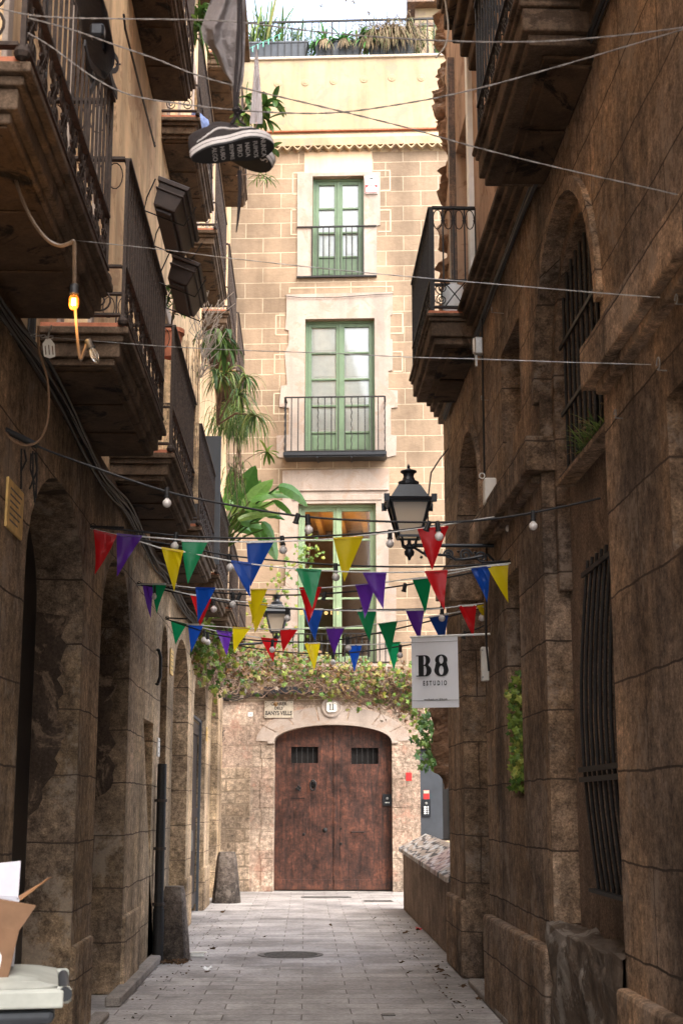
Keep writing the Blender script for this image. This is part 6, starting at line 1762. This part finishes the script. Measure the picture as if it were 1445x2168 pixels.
m = MB(); m.tube([(0, 0, .09), (0, 0, 2.05)], .05, 12); m.tube([(0, 0, .0), (0, 0, .55)], .06, 12); m.build('pipe', M['iron'], t, world=False, smooth=True)
for z in (1.65, 1.15, .58): m = MB(); m.tube([(0, 0, z), (0, 0, z + .03)], .063, 12); m.bar((-.08, 0, z + .015), (0, 0, z + .015), .03); m.build('bracket', M['rust_iron'], t, world=False, smooth=True)
# vertical dark vent cover and small plates on the left piers
q = onX(330, 1412, -1.59)
t = thing('iron_latch', 'black iron bar fitting on the tan left pier', 'fitting', tuple(q)); m = MB(); m.tube([(.03, 0, -.17), (.05, 0, -.1), (.05, 0, .1), (.03, 0, .17)], .018, 8); m.lathe([(.001, -.02), (.03, 0), (.001, .02)], (.02, 0, .18), 8); m.lathe([(.001, -.02), (.03, 0), (.001, .02)], (.02, 0, -.18), 8); m.build('bar', M['iron'], t, world=False, smooth=True)
def side_plate(label, u, v, w, h, mat, lines, X=-1.598, name='plaque', lc=None):
    q = onX(u, v, X); t = thing(name, label, 'plaque', tuple(q)); MB().box(0, .015, -w / 2, w / 2, -h / 2, h / 2).build('plate', mat, t, world=False, bevel=.003)
    m = MB()
    for k in range(lines): m.box(.0152, .0165, -w * .36, w * .36 - (k % 3) * w * .1, h * (.32 - .64 * k / max(1, lines - 1)) - h * .018, h * (.32 - .64 * k / max(1, lines - 1)) + h * .018)
    m.build('lettering', lc or M['graphite'], t, world=False); return t
t = side_plate('weathered yellow plaque high on the dark left wall', 28, 1078, .42, .27, M['yellow_plaque'], 6)
side_plate('narrow yellow plaque on the tan pier beyond the iron bar fitting', 362, 1402, .34, .30, M['yellow_plaque'], 5)
side_plate('small yellow sticker on the last lit left pier', 437, 1555, .25, .22, M['yellow_plaque'], 3)
side_plate('small white plate with a green mark on the second left pier', 334, 1582, .2, .2, M['marble'], 3)
# wheelie bin
BX, BY = -1.13, 5.0
t = thing('wheelie_bin', 'grey wheeled rubbish bin with pale lid at the bottom left corner', 'bin', (BX, BY, 0)); t.rotation_euler = (0, 0, R(10)); t.scale = (1, .8, 1)
m = MB(); m.frustum((0, 0, .06), .22, .26, .275, .33, .86); m.frustum((0, 0, .92), .29, .345, .30, .355, .045); m.build('body', M['grey_plastic'], t, world=False, bevel=.02, seg=2)
m = MB()
vs = []; n = 10
for j in range(n + 1):
    for i in range(n + 1):
        x = lerp(-.31, .30, i / n); y = lerp(-.37, .37, j / n); e = max(abs(2 * i / n - 1), abs(2 * j / n - 1)); vs.append((x, y, 1.035 + .035 * (1 - e ** 3)))
fs = [(j * (n + 1) + i, j * (n + 1) + i + 1, (j + 1) * (n + 1) + i + 1, (j + 1) * (n + 1) + i) for j in range(n) for i in range(n)]
m.add(vs, fs); m.box(-.315, .305, -.375, .375, .985, 1.034); m.box(-.33, .32, -.39, -.376, .975, 1.03)
m.build('lid', M['lid_plastic'], t, world=False, bevel=.008, seg=2)
m = MB(); m.tube([(.325, -.33, 1.015), (.325, .33, 1.015)], .018, 12); m.build('handle', M['grey_plastic'], t, world=False, smooth=True)
for y in (-.33, .33): MB().box(.28, .345, y - .025, y + .025, .985, 1.035).build('hinge', M['lid_plastic'], t, world=False, bevel=.008)
m = MB(); m.tube([(.325, -.37, 1.015), (.325, -.33, 1.015)], .022, 12); m.build('handle_cap', M['black_metal'], t, world=False)
for yy in (-.28, .28): MB().lathe([(.02, -.03), (.10, -.03), (.10, .03), (.02, .03)], (.22, yy, .10), 18, Matrix.Rotation(R(90), 4, 'X')).build('wheel', M['black_metal'], t, world=False, smooth=True)
# cardboard boxes
cbm = plain('cardboard', (.20, .11, .06), .85, .12, 20, 0, .15); cbo = plain('orange_card', (.40, .20, .09), .85, .12, 20, 0, .1); whc = plain('white_card', (.56, .55, .60), .8, .06, 20, 0, .1)
t = thing('cardboard_box', 'open brown cardboard box with a white letter n tilted on the bin lid', 'box', (-1.18, 4.93, 1.075)); t.rotation_euler = (R(-6), R(11), R(12))
w, h, d = .20, .155, .14
m = MB(); e = .004
m.box(-w, w, -d, -d + e, 0, h); m.box(-w, w, d - e, d, 0, h); m.box(-w, -w + e, -d + e, d - e, 0, h); m.box(w - e, w, -d + e, d - e, 0, h); m.box(-w + e, w - e, -d + e, d - e, 0, e); m.build('carton', cbm, t, world=False)
m = MB(); m.add([(-w, -d, h), (w, -d, h), (w + .035, -d + .01, h + .085), (-w - .02, -d + .01, h + .085), (-w, -d + e, h), (w, -d + e, h), (w + .035, -d + .01 + e, h + .085 + e), (-w - .02, -d + .01 + e, h + .085 + e)], [(0, 1, 2, 3), (4, 5, 6, 7), (0, 1, 5, 4), (1, 2, 6, 5), (2, 3, 7, 6)])
m.build('flap', cbm, t, world=False)
MB().box(-.025, .025, -d - .0008, -d - .0001, .0, h).build('tape', plain('brown_tape', (.24, .15, .08), .25, .1, 20), t, world=False)
MB().text('n', .13, lambda a, b, q: (w - .062 + a, -d - .001 - q, .058 + b), .001, 1.0, bold=.004).build('lettering', M['white_plastic'], t, world=False)
t = thing('cardboard_box', 'white-lined open carton with an orange flap behind the brown box on the bin', 'box', (-1.19, 5.13, 1.075)); t.rotation_euler = (0, R(2), R(12))
w, h, d = .19, .22, .10
m = MB(); m.box(-w, w, -d, -d + e, 0, h); m.box(-w, w, d - e, d, 0, h); m.box(-w, -w + e, -d + e, d - e, 0, h); m.box(w - e, w, -d + e, d - e, 0, h); m.box(-w + e, w - e, -d + e, d - e, 0, e); m.build('carton', whc, t, world=False)
m = MB(); m.add([(-w, d, h), (w, d, h), (w + .0, d + .06, h + .12), (-w, d + .06, h + .07), (-w, d + e, h), (w, d + e, h), (w, d + .06 + e, h + .12), (-w, d + .06 + e, h + .07)], [(0, 1, 2, 3), (4, 5, 6, 7), (1, 2, 6, 5), (2, 3, 7, 6), (0, 3, 7, 4)])
m.build('flap', whc, t, world=False)
m = MB(); m.add([(w, -d, h), (w, d, h), (w + .11, d, h + .07), (w + .09, -d, h + .075), (w + e, -d, h - e), (w + e, d, h - e), (w + .11, d, h + .07 - e), (w + .09, -d, h + .075 - e)], [(0, 1, 2, 3), (4, 5, 6, 7), (0, 3, 7, 4), (1, 2, 6, 5), (2, 3, 7, 6)])
m.build('flap', cbo, t, world=False)
# covers in the paving
def cover(label, c, rx, ry, rnd):
    t = thing('manhole_cover', label, 'manhole cover', (c[0], c[1], .004)); m = MB()
    if rnd: m.lathe([(rx, 0), (rx, .004), (rx * .9, .004), (rx * .9, .002), (.001, .002)], n=32)
    else: m.box(-rx, rx, -ry, ry, 0, .003)
    m.build('cover', M['cover'], t, world=False); m = MB()
    for k in range(-4, 5):
        y = k * ry * .19; xx = rx * (.82 * math.sqrt(max(0, 1 - (y / ry) ** 2)) if rnd else .9); m.box(-xx, xx, y - .008, y + .008, .0022, .0065)
    m.build('ribs', M['cover'], t, world=False)
M['cover'] = plain('cast_iron', (.15, .14, .13), .6, .3, 40, .5, .4)
g_ = onG(615, 2022); cover('round iron manhole cover set in the paving left of centre', g_, .36, .36, True)
g_ = onG(690, 1900); cover('flat rectangular iron cover in front of the wooden door', g_, .45, .2, False)
g_ = onG(800, 1908); cover('smaller square iron cover near the foot of the low wall', g_, .25, .22, False)
g_ = onG(790, 2150); MB()
m = MB(); m.box(-.05, .05, -.05, .05, .001, .006); t = thing('valve_cover', 'tiny square metal valve cover at the bottom of the picture', 'cover', (onG(822, 2150).x, onG(822, 2150).y, .004)); m.build('plate', M['cover'], t, world=False)
# litter
random.seed(40)
lv = []
for u, v in ((792, 1946), (858, 1976), (884, 1970), (850, 2040), (925, 2048), (932, 2055), (928, 2061), (866, 2061), (945, 2067), (990, 2068), (981, 2090), (1012, 2118), (968, 2124), (438, 2060), (470, 1932), (560, 1985), (450, 2010), (1060, 2140), (880, 2029), (1000, 2052), (700, 1960), (935, 2005)):
    p_ = onG(u, v); m = MB(); m.lobed((0, 0, .014), (G_(.3), G_(.3), 1), random.uniform(.07, .14), random.random() * 6)
    o = m.build('fallen_leaf', M['litter'], recalc=False); o.location = p_; tag(o, 'curled dry brown leaf lying on the paving', 'leaf', 'fallen leaves scattered on the paving')
m = MB(); m.lobed((0, 0, .02), (.2, -.3, 1), .13); o = m.build('petal', M['red_paint'], recalc=False); o.location = onG(886, 1969); tag(o, 'crumpled red and yellow scrap on the paving beside the low wall', 'litter')
p_ = onG(438, 2056); m = MB(); m.lobed((0, 0, .025), (.3, -.3, 1), .12, 1); m.lobed((.02, 0, .03), (-.5, -.3, 1), .1, 2); o = m.build('paper_scrap', M['white_plastic'], recalc=False); o.location = p_; tag(o, 'crumpled white paper scrap on the paving below the guard stone', 'litter')
p_ = onG(418, 2026); t = thing('paper_carton', 'flattened white drinks carton on the ground at the nearer guard stone', 'litter', (p_.x, p_.y, 0)); m = MB(); m.box(-.07, .07, -.04, .04, .004, .045); m.build('carton', M['white_plastic'], t, world=False, bevel=.006); m = MB(); m.box(-.09, .10, -.045, .05, .047, .052); m.build('flap', M['marble'], t, world=False)
m = MB()
for k in range(90): m.lobed((random.uniform(-1.52, -1.22), random.uniform(15.4, 15.65), .012 + random.uniform(0, .02)), (G_(.5), G_(.5), 1), random.uniform(.03, .08), random.random() * 6)
tag(m.build('leaf_litter', M['litter'], recalc=False), 'drift of small dark leaves at the foot of the nearer guard stone', 'leaf litter', kind='stuff')
m = MB()
for k in range(260): m.lobed((random.choice((random.uniform(1.1, 1.55), random.uniform(-1.45, -1.0))), random.uniform(10.5, 22), .006), (G_(.4), G_(.4), 1), random.uniform(.012, .035), random.random() * 6)
tag(m.build('leaf_litter', M['litter'], recalc=False), 'tiny crumbs of leaf and grit along both edges of the paving', 'leaf litter', kind='stuff')
